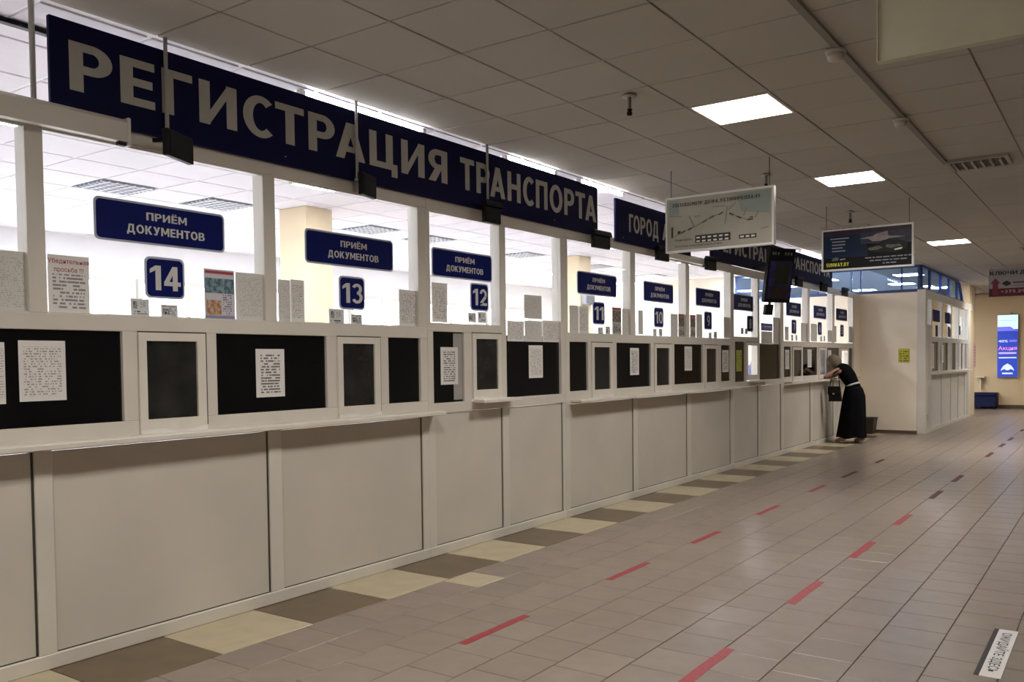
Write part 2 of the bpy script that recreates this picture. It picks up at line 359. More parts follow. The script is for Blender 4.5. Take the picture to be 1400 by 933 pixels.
# ------------------------------------------------------------------ floor
floor = tag(box('floor', -8.2, HALL_X1, HALL_Y0, HALL_Y1+.2, -.12, -.004, GROUT), 'grey brown ceramic tiled floor of the service hall', None, kind='structure')
TX, TP = .304, .309
cells = []
edge = .532
k = 0
while edge+TX*k < HALL_X1-.05:
    x0 = edge+TX*k; off = random.random()*TP; y = 1.0+off
    if k == 0: y = 4.573-TP*11
    while y < HALL_Y1-.3: cells.append((x0, y)); y += TP
    k += 1
near, far = [], []
for (x0, y) in cells:
    c = (x0+TX/2, y+TP/2, 0)
    (near if seen(c, 40) else far).append((x0, y))
near.sort(key=lambda q: (q[0]-CAM.x)**2+q[1]**2)
far += near[270:]; near = near[:270]
def tile_me(w_, d, m):
    me = box_mesh(w_, d, .012, .002); me.materials.append(m); return me
T1 = tile_me(TX-.0045, TP-.0045, TILE); T1b = tile_me(TX-.0045, TP-.0045, TILE_BE)
for (x0, y) in near:
    beige = x0 < .6 and 4.5 < y < 4.65
    link('floor_tile', T1b if beige else T1, None, floor, Vector((x0+TX/2, y+TP/2, -.006+random.uniform(-.0006, 0)))-floor.location)
o = multibox('floor_tiles', [(x0+.0023, x0+TX-.0023, y+.0023, y+TP-.0023, -.012, 0) for x0, y in far], TILE, floor); o['kind'] = 'stuff'
TB1 = tile_me(.604, .612, TILE_BR); TB2 = tile_me(.604, .612, TILE_BE)
y = 2.79-1.236; i = 0
while y < 18.0:
    link('floor_tile', TB2, None, floor, Vector((.228, y+.309, -.0055))-floor.location)
    link('floor_tile', TB1, None, floor, Vector((.228, y+.618+.309, -.006))-floor.location)
    y += 1.236

# ------------------------------------------------------------------ ceiling
ceiling = tag(box('ceiling', .03, HALL_X1, HALL_Y0, HALL_Y1, CEIL+.012, CEIL+.12, CGRID), 'suspended tiled ceiling of the dim hall', None, kind='structure')
GX, GY = .588, 2.82
lamps = [(2, -10), (2, -5), (2, 0), (2, 5), (2, 10), (2, 20), (2, 35), (8, -10), (5, 20), (5, 23), (5, 30), (5, 36)]  # far right-hand lamps unseen, most added to brighten the partition and far wall
lampset = set(lamps)
cells = []
for i in range(-1, 15):
    for j in range(-11, 43):
        x0, y0 = GX+.6*i, GY+.6*j
        if x0+.6 > HALL_X1 or y0+.6 > HALL_Y1 or y0 < HALL_Y0: continue
        if (i, j) in lampset: continue
        cells.append((max(x0, .035), x0+.6, y0, y0+.6))
nearc = [c for c in cells if seen(((c[0]+c[1])/2, (c[2]+c[3])/2, CEIL), 30)]
nearc.sort(key=lambda c: (c[0]-CAM.x)**2+c[2]**2)
keep = set(nearc[:260])
CT = box_mesh(.588, .588, .014, .002); CT.materials.append(CTILE)
CT2 = box_mesh(.553-.012, .588, .014, .002); CT2.materials.append(CTILE)
rest = []
for c in cells:
    if c in keep:
        o = link('ceiling_tile', CT if c[1]-c[0] > .59 else CT2, None, ceiling, Vector(((c[0]+c[1])/2, (c[2]+c[3])/2, CEIL+.007+random.uniform(-.001, .002)))-ceiling.location)
        if random.random() < .5: o.rotation_euler = (random.uniform(-.004, .004), random.uniform(-.004, .004), 0)
    else: rest.append((c[0]+.006, c[1]-.006, c[2]+.006, c[3]-.006, CEIL, CEIL+.014))
o = multibox('ceiling_tiles', rest, CTILE, ceiling); o['kind'] = 'stuff'
def panel_lamp(x0, y0, label, em, z=CEIL, group=None):
    t = thing('ceiling_lamp', label, 'lamp', (x0+.3, y0+.3, z-.004), group)
    multibox('frame', [(x0+.008, x0+.592, y0+.008, y0+.03, z-.004, z+.014), (x0+.008, x0+.592, y0+.57, y0+.592, z-.004, z+.014), (x0+.008, x0+.03, y0+.03, y0+.57, z-.004, z+.014), (x0+.57, x0+.592, y0+.03, y0+.57, z-.004, z+.014)], FRAME, t)
    box('diffuser', x0+.03, x0+.57, y0+.03, y0+.57, z-.002, z+.008, em, t)
    if em is HLAMP:              # louvred lamp: most of its light leaves in a downward beam
        ld = bpy.data.lights.new('beam', 'AREA'); ld.shape = 'SQUARE'; ld.size = .52; ld.energy = HALL_BEAM; ld.color = (1.0, .94, .86); ld.spread = math.radians(142)
        lo_ = bpy.data.objects.new('beam', ld); C.objects.link(lo_); lo_.parent = t; lo_.location = (0, 0, -.004)
hl = {(2, 5): 'bright square ceiling lamp above the map board, largest of the hall lamps', (2, 10): 'bright square ceiling lamp right of the dark advert board', (2, 20): 'bright small ceiling lamp farthest down the hall'}
hl[(2, 10)] = 'bright square ceiling lamp between the map board and the dark advert board'
for (i, j) in lamps:
    panel_lamp(GX+.6*i, GY+.6*j, hl.get((i, j), 'assumed square ceiling lamp of the hall outside the picture'), HLAMP, group='hall ceiling lamps')

# ------------------------------------------------------------------ hall walls
tag(box('wall_right', HALL_X1, HALL_X1+.2, HALL_Y0, HALL_Y1, 0, CEIL, GREYW), 'plain wall on the far right side of the hall', None, kind='structure')
tag(box('wall_behind', -8.2, HALL_X1, HALL_Y0-.2, HALL_Y0, 0, CEIL, GREYW), 'plain wall closing the hall behind the viewer', None, kind='structure')
tag(box('wall_back', -8.2, HALL_X1, HALL_Y1, HALL_Y1+.2, 0, CEIL+.1, BACKW), 'yellowish beige plastered wall at the far end of the hall', None, kind='structure')
tag(box('baseboard_back', .95, HALL_X1, HALL_Y1-.02, HALL_Y1, 0, .1, mat('dark_skirting', (.09, .06, .035), .5)), 'dark brown skirting along the far wall', None, kind='structure')
tag(box('trim_1', .3, HALL_X1, HALL_Y1-.06, HALL_Y1, CEIL-.12, CEIL-.02, BACKW), 'plain cornice strip at the top of the far wall', None, kind='structure')

# ------------------------------------------------------------------ office behind the counter
OX0 = -7.3
tag(box('wall_office', OX0-.2, OX0, HALL_Y0, 18.35, 0, CEIL+.1, OWALL), 'bright white rear wall of the office', None, kind='structure')
oceil = tag(box('ceiling_office', OX0, .03, HALL_Y0, 18.35, CEIL+.012, CEIL+.12, OGRID), 'bright tiled office ceiling behind the counter glass', None, kind='structure')
olamps = [(-5, j) for j in (-5, 0, 5, 10, 15, 20, 25)]+[(-10, j) for j in (-5, 0, 5, 10, 15, 20, 25)]
ovents = [(-8, 3), (-8, 5), (-8, 9), (-8, 11), (-8, 15), (-8, 19), (-8, 23)]
taken = set(olamps)|set(ovents)
oc = []
for i in range(-13, 0):
    for j in range(-11, 26):
        x0, y0 = GX-.6+.6*i+.6, GY+.6*j
        if (i, j) in taken or x0 < OX0 or y0+.6 > 18.4 or x0+.6 > .03: continue
        oc.append((x0, y0))
oc = [(GX+.6*i, GY+.6*j) for i in range(-13, -1) for j in range(-11, 26) if (i, j) not in taken and GX+.6*i > OX0 and GY+.6*j+.6 < 18.4]
vis = [q for q in oc if seen((q[0]+.3, q[1]+.3, CEIL), 30)]
vis.sort(key=lambda q: (q[0]-CAM.x)**2+q[1]**2); keep = set(vis[:220])
OT = box_mesh(.572, .572, .012, .002); OT.materials.append(OCTILE)
for q in oc:
    if q in keep: link('ceiling_tile', OT, None, oceil, Vector((q[0]+.3, q[1]+.3, CEIL+.008))-oceil.location)
o = multibox('ceiling_tiles', [(q[0]+.014, q[0]+.586, q[1]+.014, q[1]+.586, CEIL+.002, CEIL+.014) for q in oc if q not in keep], OCTILE, oceil); o['kind'] = 'stuff'
for n, (i, j) in enumerate(olamps):
    panel_lamp(GX+.6*i, GY+.6*j, 'square office ceiling lamp in the row %s behind the counter glass, %s' % ('nearer' if i == -5 else 'farther', ORD[n % 7]+' from the viewer'), OLAMP, group='office ceiling lamps')
VENTD = mat('vent_dark', (.12, .12, .13), .6)
for n, (i, j) in enumerate(ovents):
    x0, y0 = GX+.6*i, GY+.6*j
    t = thing('ceiling_vent', 'grey square office ceiling vent, %s along the row behind the glass' % ORD[n], 'vent', (x0+.3, y0+.3, CEIL), 'office ceiling vents')
    box('backing', x0+.01, x0+.59, y0+.01, y0+.59, CEIL+.008, CEIL+.011, VENTD, t)
    for s in range(7): box('slat', x0+.05+.075*s, x0+.075+.075*s, y0+.02, y0+.58, CEIL-.008, CEIL+.008, PLATEB, t)
    for s in range(6): box('slat', x0+.03, x0+.57, y0+.07+.09*s, y0+.085+.09*s, CEIL-.010, CEIL-.002, FRAME, t)
DAY = emit('daylight_pane', (.9, .94, 1.0), 5.0)
for n in range(9):
    y0 = -1.2+2.1*n
    wn = tag(multibox('window_%d' % (n+1), [(OX0, OX0+.06, y0, y0+.06, .95, 2.75), (OX0, OX0+.06, y0+1.6, y0+1.66, .95, 2.75), (OX0, OX0+.06, y0+.06, y0+1.6, .95, 1.01), (OX0, OX0+.06, y0+.06, y0+1.6, 2.69, 2.75), (OX0, OX0+.05, y0+.8, y0+.86, 1.01, 2.69)], FRAME), 'bright daylight window in the office rear wall', None, kind='structure')
    for a in (.06, .86): box('pane', OX0+.005, OX0+.02, y0+a, y0+a+.74, 1.01, 2.69, DAY, wn)
for n, (y0, y1) in enumerate(((6.75, 7.15), (12.75, 13.15))):
    tag(box('office_pillar', -3.65, -3.2, y0, y1, 0, CEIL, CREAM, bevel=.004), ('cream square pillar seen through the window numbered 13', 'cream square pillar seen through the window numbered 11')[n], 'pillar')
sp = thing('wall_speaker', 'small grey box mounted high on the cream pillar behind window 11', 'speaker', (-3.16, 12.95, 2.45))
box('body', -3.2, -3.1, 12.8, 13.1, 2.45, 2.62, mat('grey_plastic', (.35, .35, .37), .5), sp, .01); box('grille', -3.1, -3.09, 12.82, 13.08, 2.47, 2.60, VENTD, sp)
cab = thing('office_cabinet', 'tall white office cabinet behind window 12', 'cabinet', (-2.35, 7.75, 0))
box('body', -2.6, -2.15, 7.0, 8.9, 0, 1.82, OWALL, cab, .004)
for a in range(4): box('door', -2.15, -2.132, 7.01+.47*a, 7.46+.47*a, .08, 1.8, SHELF, cab, .003)
ORANGE = mat('orange_card', (.75, .25, .08), .7)
tag(box('storage_box', -2.5, -2.2, 7.35, 7.72, 1.822, 1.93, ORANGE, bevel=.004), 'orange box on top of the office cabinet, nearer of two', 'box', 'orange boxes on the cabinet')
tag(box('storage_box', -2.5, -2.2, 8.2, 8.55, 1.822, 1.91, ORANGE, bevel=.004), 'orange box on top of the office cabinet, farther of two', 'box', 'orange boxes on the cabinet')
dr = tag(box('curtain_rail', -.36, -.32, 1.2, 2.7, CEIL-.03, CEIL-.004, BLACK), 'thin black rail under the office ceiling at the top left corner', 'rail')

tag(box('floor_office', OX0, -.08, HALL_Y0, 18.34, -.005, .004, mat('office_lino', (.55, .52, .5), .5)), 'pale linoleum floor of the office', None, kind='structure')
TUBE = emit('tube_lamp', (.95, .96, 1.0), 45.0)
for n, (a, b_) in enumerate(((3.92, 5.12), (6.2, 7.0), (7.45, 8.35), (10.9, 12.1), (14.6, 15.8))):
    t = thing('tube_lamp', 'white tube lamp glowing in the slot above the fascia signs, %s from the viewer' % ORD[n], 'lamp', (-.06, (a+b_)/2, 3.25), 'tube lamps above the fascia')
    tube('tube', [(-.06, a, 3.262), (-.06, b_, 3.262)], .012, TUBE, t)
    for yy in (a, b_): box('holder', -.08, -.04, yy-.02, yy+.02, 3.245, 3.279, FRAME, t)
# ------------------------------------------------------------------ service counters
FD = -.07          # frame depth behind the front plane
def hatch(parent, y0, y1, z0, z1, pane, tape=True):
    h = multibox('hatch', [(-.02, .014, y0, y0+.045, z0, z1), (-.02, .014, y1-.055, y1, z0, z1), (-.02, .014, y0+.045, y1-.055, z1-.045, z1), (-.02, .014, y0+.045, y1-.055, z0, z0+.07)], SHELF, parent)
    box('glass', -.008, 0, y0+.045, y1-.055, z0+.07, z1-.045, pane, h)
    multibox('edge_seal', [(.0, .006, y1, y1+.012, z0+.02, z1+.006), (.0, .006, y0, y1+.012, z1, z1+.008)], SEAL, h)
    if tape:
        ys = [y0+(y1-y0)*t for t in (0, .2, .35, .5, .7, .85, 1)]; vs = []
        for i, yy in enumerate(ys): vs += [(.016, yy, z0-.012+.008*math.sin(i*2.1)), (.02, yy, z0+.012+.008*math.sin(i*1.3))]
        raw('torn_tape', vs, [(2*i, 2*i+2, 2*i+3, 2*i+1) for i in range(len(ys)-1)], mat('torn_paper_tape', (.8, .79, .76), .8), h)
def counter(label, y0, y1, uppers, lowers, hatches, baseposts, lv, shelf=None, heads=True, tall=()):
    zt, zm1, zm0, zl0, zr = lv       # window top, mid rail top/bottom, lower glass bottom, rail bottom
    t = thing('service_counter', label, 'counter', (-.03, (y0+y1)/2, 0))
    ys = sorted(baseposts)
    box('base_rail', FD, .004, y0, y1, 0, .075, FRAME, t, .004)
    for a, b_ in ys: box('base_post', FD, 0, a, b_, .075, zr, FRAME, t, .003)
    for (a, b_), (c, d) in zip(ys[:-1], ys[1:]):
        box('base_panel', -.03, -.014, b_+.004, c-.004, .079, zr-.004, PANEL, t)
        multibox('panel_seal', [(-.03, -.012, c-.012, c-.0005, .079, zr-.002), (-.03, -.012, b_, c-.012, .0755, .081)], SEAL, t)
    up = sorted(uppers)
    edges = [(y0, up[0][0])]+[(up[i][1], up[i+1][0]) for i in range(len(up)-1)]+[(up[-1][1], y1)]
    near_tall = {e for e in edges for (ta, tb) in tall if abs(e[1]-ta) < 1e-6 or abs(e[0]-tb) < 1e-6}
    blocked = [(min([ta]+[e[0] for e in near_tall]), max([tb]+[e[1] for e in near_tall])) for ta, tb in tall]
    segs = [(y0, y1)]
    for (ta, tb) in blocked: segs = [s for (a, b_) in segs for s in (((a, ta), (tb, b_)) if a < ta < b_ else ((a, b_),)) if s[1]-s[0] > .001]
    for a, b_ in segs: box('mid_rail', FD, 0, a, b_, zm0, zm1, FRAME, t, .003)
    box('sill_rail', FD, 0, y0, y1, zr, zl0, FRAME, t, .003)
    box('head_rail', FD, .0, y0, y1, zt, zt+.10, FRAME, t, .003)
    # upper windows
    for a, b_ in edges:
        if b_-a > .002: box('window_post', FD-.03, 0, a, b_, zl0 if (a, b_) in near_tall else zm1, zt, FRAME, t, .003)
    for a, b_ in up:
        zz = zl0 if (a, b_) in tall else zm1
        if (a, b_) in tall: box('window_pane', -.035, -.03, a, b_, zm0-.01, zt, CLEAR, t); box('dark_pane', -.035, -.028, a, b_, zl0, zm0-.01, FILM, t)
        else: box('window_pane', -.035, -.03, a, b_, zz, zt, CLEAR, t)
        box('glazing_bead', -.024, -.004, a, b_, zt-.010, zt, FRAME, t); box('glazing_bead', -.024, -.004, a, b_, zz, zz+.006, FRAME, t)
    # lower row
    solid = sorted(lowers+[(h[0], h[1]) for h in hatches])
    prev = None
    lows = [(a, b_) for a, b_ in solid]
    cuts = [y0]+[v for ab in lows for v in ab]+[y1]
    for a, b_ in zip(cuts[::2], cuts[1::2]):
        if b_-a > .003 and not any(ta <= (a+b_)/2 <= tb for ta, tb in tall): box('mullion', FD, 0, a, b_, zl0, zm0, FRAME, t, .003)
    for a, b_ in lowers: box('dark_pane', -.03, -.022, a, b_, zl0, zm0, FILM, t)
    for h in hatches:
        hatch(t, h[0], h[1], h[3] if len(h) > 3 else zl0-.068, zm0-.004, h[2], tape=h[2] is HATCHG)
    if shelf:
        for (a, b_, z) in shelf:
            s = box('shelf', .001, .12, a, b_, z-.028, z, SHELF, t, .006)
            box('shelf_lip', .12, .126, a, b_, z-.03, z-.006, SHELF, s, .002)
    return t
LV_A = (2.67, 1.765, 1.683, 1.205, 1.085)
LV_B = (2.66, 1.80, 1.737, 1.183, 1.105)
counter('white counter section with windows 14 and 13, nearest the viewer', .72, 5.07, [(.80, 2.125), (2.213, 3.545), (3.637, 4.977)],
        [(.78, 1.16), (1.745, 2.60), (3.185, 4.045), (4.64, 4.99)], [(1.24, 1.66, HATCHG), (2.685, 3.10, HATCHG), (4.134, 4.54, HATCHG)],
        [(.72, .78), (2.125, 2.213), (3.55, 3.65), (5.0, 5.07)], LV_A, [(.72, 5.13, 1.13)])
cB = counter('narrow white counter section with window 12 and an undivided paper-lined pane', 5.07, 7.07, [(5.115, 6.02), (6.11, 7.0)],
        [(5.14, 5.52)], [(5.62, 6.02, HATCHG, 1.2)], [(5.07, 5.152), (6.045, 6.135), (7.02, 7.07)], LV_B, [(5.62, 6.16, 1.195)], tall=((6.11, 7.0),))
box('grey_pane', -.021, -.019, 5.405, 5.515, 1.20, 1.73, mat('grey_pane', (.36, .35, .33), .4), cB)
TINT = glass('tinted_glass', (.42, .42, .43), .05)
counter('white counter section with windows 11, 10 and 9', 7.07, 11.385, [(7.125, 8.42), (8.53, 9.865), (9.965, 11.33)],
        [(7.15, 7.50), (8.095, 8.90), (9.525, 10.372), (10.985, 11.32)], [(7.56, 7.99, HATCHG), (8.975, 9.415, HATCHG), (10.42, 10.853, HATCHG)],
        [(7.07, 7.15), (8.47, 8.57), (9.895, 10.01), (11.325, 11.385)], LV_A, [(7.15, 11.36, 1.13)])
counter('narrow white counter section with window 8 and its open bright hatch', 11.385, 13.505, [(11.45, 12.39), (12.47, 13.41)],
        [(11.488, 11.878)], [(11.909, 12.385, CLEAR, 1.2)], [(11.385, 11.45), (12.41, 12.49), (13.435, 13.505)], LV_B, [(12.0, 12.75, 1.195)], tall=((12.47, 13.41),))
counter('farthest white counter section with windows 7, 6 and 5', 13.505, 17.9, [(13.56, 14.83), (14.94, 16.35), (16.48, 17.81)],
        [(13.58, 13.92), (14.56, 15.38), (16.0, 16.83), (17.466, 17.8)], [(13.985, 14.487, HATCHG), (15.453, 15.888, TINT), (16.88, 17.43, CLEAR)],
        [(13.505, 13.58), (14.98, 15.1), (16.42, 16.52), (17.82, 17.9)], LV_A, [(13.6, 17.9, 1.13)])

# ------------------------------------------------------------------ big fascia signs
def fascia(label, y0, y1, z0, z1, words, screws=()):
    t = thing('fascia_sign', label, 'sign', (.02, (y0+y1)/2, z0))
    box('board', .004, .03, y0, y1, z0, z1, BLUE, t, .003)
    for (s, a, b_, zb, cap, bold) in words:
        text('lettering', s, (.031, a, zb), RX, UZ, b_-a, cap, LETTER, t, bold, .001)
    for yy in screws: lathe('screw', [(.004, 0), (.006, .003), (.004, .006)], (.033, yy, z0+.05), METAL, t, 8)
    return t
fascia('long dark blue fascia sign reading РЕГИСТРАЦИЯ ТРАНСПОРТА in large grey letters, nearest the viewer', 2.243, 7.662, 2.745, 3.222,
       [('РЕГИСТРАЦИЯ', 2.337, 5.30, 2.880, .245, .035), ('ТРАНСПОРТА', 5.46, 7.63, 2.872, .250, .035)], (3.70, 5.75, 6.85))
fascia('dark blue fascia sign reading ГОРОД, partly hidden by the map board', 8.047, 9.95, 2.735, 3.178,
       [('ГОРОД', 8.333, 9.046, 2.862, .19, .02), ('А', 9.15, 9.32, 2.862, .19, .02)], (8.2,))
fascia('far dark blue fascia sign repeating РЕГИСТРАЦИЯ ТРАНСПОРТА behind the portrait screen', 10.59, 16.22, 2.765, 3.20,
       [('РЕГИСТРАЦИЯ', 10.75, 13.35, 2.905, .20, .02), ('ТРАНСПОРТА', 13.62, 16.05, 2.93, .19, .02)])
# roller shutter boxes on the head rail
def roller(label, y0, y1, z0, z1, x1):
    t = thing('shutter_box', label, 'shutter box', (x1/2, (y0+y1)/2, z0))
    prism('cover', [(.036, 0), (x1, 0), (x1, (z1-z0)*.8), (x1-.03, z1-z0), (.036, z1-z0)], (1, 0, 0), (0, 0, 1), (0, y1, z0), y1-y0, FRAME, t)
    box('end_cap', .034, x1+.006, y1, y1+.02, z0-.02, z1+.004, FRAME, t, .004)
    box('latch', .05, x1, y1-.05, y1-.005, z0-.022, z0-.001, BLACK, t, .003)
roller('beige shutter box ending below the first letters of the nearest fascia sign', .9, 2.61, 2.665, 2.788, .08)
roller('pale shutter box under the ГОРОД fascia sign behind the map board', 9.2, 10.3, 2.665, 2.74, .09)
# hanger rods and small displays
for n, (yy, z0, x) in enumerate(((2.185, 2.77, -.02), (2.86, 2.74, .055), (4.30, 2.74, .055), (5.79, 2.74, .055))):
    t = thing('hanger_rod', 'pale vertical rod %s' % ('standing left of the first fascia sign', 'crossing the third letter of the nearest fascia sign', 'crossing the first long word of the nearest fascia sign near its end', 'crossing the second word of the nearest fascia sign')[n], 'rod', (x, yy, z0))
    tube('rod', [(x, yy, z0), (x, yy, CEIL)], .011 if n else .014, METAL, t); lathe('foot', [(.02, 0), (.02, .012), (.012, .02)], (x, yy, z0), METAL, t, 12)
disp = [(2.84, 2.60, .25, .14, -25, .18), (4.33, 2.63, .21, .15, -18, .12), (5.75, 2.625, .22, .13, 0, .12), (7.56, 2.60, .30, .12, 4, .12), (8.95, 2.60, .27, .11, 4, .12), (10.34, 2.605, .27, .115, 4, .12), (13.94, 2.63, .27, .11, 4, .12), (15.33, 2.635, .30, .11, 4, .12), (16.72, 2.635, .28, .1, 4, .12)]
dl = ['14', '13', '12', '11', '10', '9', '7', '6', '5']
for n, (yy, z0, w_, h, a, x) in enumerate(disp):
    t = thing('number_display', 'small black display box hanging above window %s' % dl[n], 'display', (x, yy, z0), 'display boxes over the windows')
    t.rotation_euler = (0, 0, math.radians(-a))
    def loc(o): return o
    me = box_mesh(.035, w_, h, .004); me.materials.append(BLACK); link('case', me, None, t, (0, 0, h/2))
    me = box_mesh(.004, w_-.03, h-.03, 0); me.materials.append(BLACK); link('screen', me, None, t, (.019, 0, h/2))
    if n < 2:
        me = box_mesh(max(.02, x-.03-.01), .02, .02, 0); me.materials.append(BLACK); link('arm', me, None, t, (-(x-.03)/2, 0, h*.8)); continue
    # curved hood on top
    vs, fs = [], []
    for k in range(7):
        an = math.pi*k/6
        for s in (-.5, .5): vs.append((.01-.05*math.cos(an)*.6, s*w_, h+.055*math.sin(an)))
    for k in range(6): fs.append((2*k, 2*k+1, 2*k+3, 2*k+2))
    fs.append(tuple(range(0, 14, 2))[::-1]); fs.append(tuple(range(1, 14, 2)))
    me = bpy.data.meshes.new('hood'); me.from_pydata(vs, [], fs); me.materials.append(BLACK); link('hood', me, None, t)
    me = box_mesh(max(.02, x-.03-.01), .02, .02, 0); me.materials.append(BLACK); link('arm', me, None, t, (-(x-.03)/2, 0, h*.8))
# ------------------------------------------------------------------ window plates
plates = [('14', 2.475, 3.275, 2.16, 2.755, 1.87), ('13', 3.895, 4.73, 2.16, 4.19, 1.87), ('12', 5.165, 5.945, 2.165, 5.645, 1.92), ('11', 7.345, 8.15, 2.155, 7.645, 1.865), ('10', 8.78, 9.555, 2.155, 9.04, 1.87),
          ('9', 10.22, 11.02, 2.17, 10.485, 1.88), ('8', 11.49, 12.27, 2.17, 12.02, 1.885), ('7', 13.765, 14.53, 2.175, 14.04, 1.895), ('6', 15.25, 16.02, 2.185, 15.5, 1.90), ('5', 16.68, 17.46, 2.195, 16.97, 1.895)]
for (num, y0, y1, z0, ny, nz) in plates:
    yc, w_, h = (y0+y1)/2, y1-y0, .225
    t = thing('window_sign', 'blue plate reading ПРИЁМ ДОКУМЕНТОВ above number %s' % num, 'sign', (-.02, yc, z0), 'ПРИЁМ ДОКУМЕНТОВ plates')
    prism('border', rounded(w_, h, .03), RX, UZ, (-.029, yc, z0+h/2), .004, PLATEB, t)
    prism('plate', rounded(w_-.024, h-.024, .022), RX, UZ, (-.025, yc, z0+h/2), .002, BLUE2, t)
    PLT = mat('plate_letter', (.62, .62, .64), .5)
    text('lettering', 'ПРИЁМ', (-.022, yc+.02, z0+.132), RX, UZ, .25, .042, PLT, t, .03, .0005, 'C')
    text('lettering', 'ДОКУМЕНТОВ', (-.022, yc+.02, z0+.055), RX, UZ, .48, .046, PLT, t, .03, .0005, 'C')
    t = thing('number_plate', 'blue window number plate reading %s' % num, 'sign', (-.02, ny+.12, nz), 'window number plates')
    prism('border', rounded(.245, .228, .032), RX, UZ, (-.029, ny+.122, nz+.114), .004, PLATEB, t)
    prism('plate', rounded(.221, .204, .026), RX, UZ, (-.025, ny+.122, nz+.114), .002, BLUE2, t)
    text('numeral', num, (-.022, ny+.122, nz+.045), RX, UZ, .19 if len(num) == 2 else .09, .135, PLT, t, .03, .0005, 'C')

# ------------------------------------------------------------------ papers taped to the glass
def paper(px, m, label, X, name='paper_notice', grp=None, tilt=0.0):
    (a, b_, c, d) = px
    p0, p1 = onx(a, (b_+d)/2, X), onx(c, (b_+d)/2, X); q0, q1 = onx((a+c)/2, b_, X), onx((a+c)/2, d, X)
    w_, h = p1.y-p0.y, q0.z-q1.z
    key = ('pp', round(w_, 3), round(h, 3), m.name); me = _CACHE.get(key)
    if me is None: me = box_mesh(.0016, w_, h, 0, (1, 2, 1)); me.materials.append(m); me.name = name; _CACHE[key] = me
    o = link(name, me, None, None, (X, (p0.y+p1.y)/2, (q0.z+q1.z)/2)); o.rotation_euler = (tilt, 0, 0)
    return tag(o, label, 'notice', grp)
UP, LO, TL = -.027, -.019, -.026
paper((-12, 343, 38, 427), LISTP, 'printed sheet at the left edge of the picture beside the first post', UP)
nr = paper((66, 350, 122, 429), NOTICE_RED, 'sheet with a red heading in the lower left corner of window 14', UP)
for q_, (s_, w_) in enumerate((('Убедительная', .21), ('просьба !!!', .15))): text('lettering', s_, (nr.location.x+.0012, nr.location.y, nr.location.z+.105-.042*q_), RX, UZ, w_, .024, mat('red_print', (.38, .04, .05), .6), nr, .006, .0004, 'C')
paper((179, 409, 204, 432), CARD, 'small pictogram card left of the number 14 plate', UP, 'pictogram_card')
paper((220, 417, 243, 435), CARD2, 'small camera warning card just below the number 14 plate', UP, 'pictogram_card')
paper((279.5, 369, 320.5, 436.5), POSTER, 'colour photo poster with a red header in window 14', UP, 'photo_poster')
paper((322.5, 374, 361.5, 438), LISTP, 'dense printed list right of the photo poster in window 14', UP)
paper((380.5, 383, 397, 440), LISTP, 'left of two printed lists in the lower left corner of window 13', UP)
paper((397.5, 383, 416, 440.5), NOTICE, 'right of two printed lists in the lower left corner of window 13', UP)
paper((450, 423, 470, 444), CARD, 'small pictogram card left of centre under number 13', UP, 'pictogram_card')
paper((480, 430, 495, 444.5), CARD2, 'small camera warning card directly under number 13', UP, 'pictogram_card')
paper((545.5, 397, 571.5, 446.5), NOTICE, 'printed sheet in the lower right corner of window 13', UP)
paper((590.5, 387, 611.5, 441), NOTICE, 'printed sheet in the lower left corner of window 12', UP)
paper((640, 428, 650.5, 441), CARD2, 'small camera warning card under number 12', UP, 'pictogram_card')
paper((653.5, 427, 664.5, 441.5), CARD, 'small pictogram card under number 12, right of the camera card', UP, 'pictogram_card')
paper((716.5, 404, 740.5, 436), LISTP, 'grey printed sheet alone in the middle of the undivided pane beside window 12', TL)
paper((693.5, 439, 716.5, 467), NOTICE, 'leftmost of three sheets in a strip above the dark pane beside window 12', TL)
paper((717, 439, 741, 467.5), LISTP, 'middle of three sheets in a strip above the dark pane beside window 12', TL)
paper((741.5, 439, 766.5, 468), NOTICE, 'rightmost of three sheets in a strip above the dark pane beside window 12', TL)
paper((778.5, 418, 791, 455.5), LISTP, 'left of two printed lists at the left of window 11', UP)
paper((791.5, 419, 804.5, 456), NOTICE, 'right of two printed lists at the left of window 11', UP)
paper((817.5, 448, 824.5, 458.5), CARD, 'small card under number 11, left one', UP, 'pictogram_card')
paper((828, 446.5, 834, 458.5), CARD2, 'small card under number 11, right one', UP, 'pictogram_card')
paper((837, 420.5, 849.5, 457.5), POSTER_D, 'dark photo poster with a red header in window 11', UP, 'photo_poster')
paper((850.5, 422.5, 861.5, 458), LISTP, 'printed sheet at the right edge of window 11', UP)
paper((872.5, 424.5, 879, 457.5), LISTP, 'narrow printed sheet at the left edge of window 10', UP)
paper((893, 450, 897.5, 459.5), CARD, 'small card under number 10, left one', UP, 'pictogram_card')
paper((901, 450, 905.5, 459.5), CARD2, 'small card under number 10, right one', UP, 'pictogram_card')
paper((917, 429.5, 926.5, 461), LISTP, 'printed list right of number 10', UP)
paper((927.5, 429.5, 936.5, 461), POSTER_D, 'dark poster at the right edge of window 10', UP, 'photo_poster')
paper((943.5, 431, 951, 461.5), POSTER_D, 'dark poster at the left edge of window 9', UP, 'photo_poster')
paper((952, 430, 960, 462), LISTP, 'printed sheet between the dark poster and number 9', UP)
paper((969, 455, 972.5, 463), CARD, 'small card under number 9, left one', UP, 'pictogram_card')
paper((976, 454, 980, 463), CARD2, 'small card under number 9, right one', UP, 'pictogram_card')
paper((989.5, 434, 998, 462.5), LISTP, 'printed sheet at the right edge of window 9', UP)
paper((1013, 448.5, 1016.5, 457), CARD, 'small card left of number 8, left one', UP, 'pictogram_card')
paper((1018.5, 449.5, 1022, 457), CARD2, 'small card left of number 8, right one', UP, 'pictogram_card')
paper((1040.5, 442.5, 1056, 452.5), BLUEP, 'small blue printed sign in the pane beside window 8', TL)
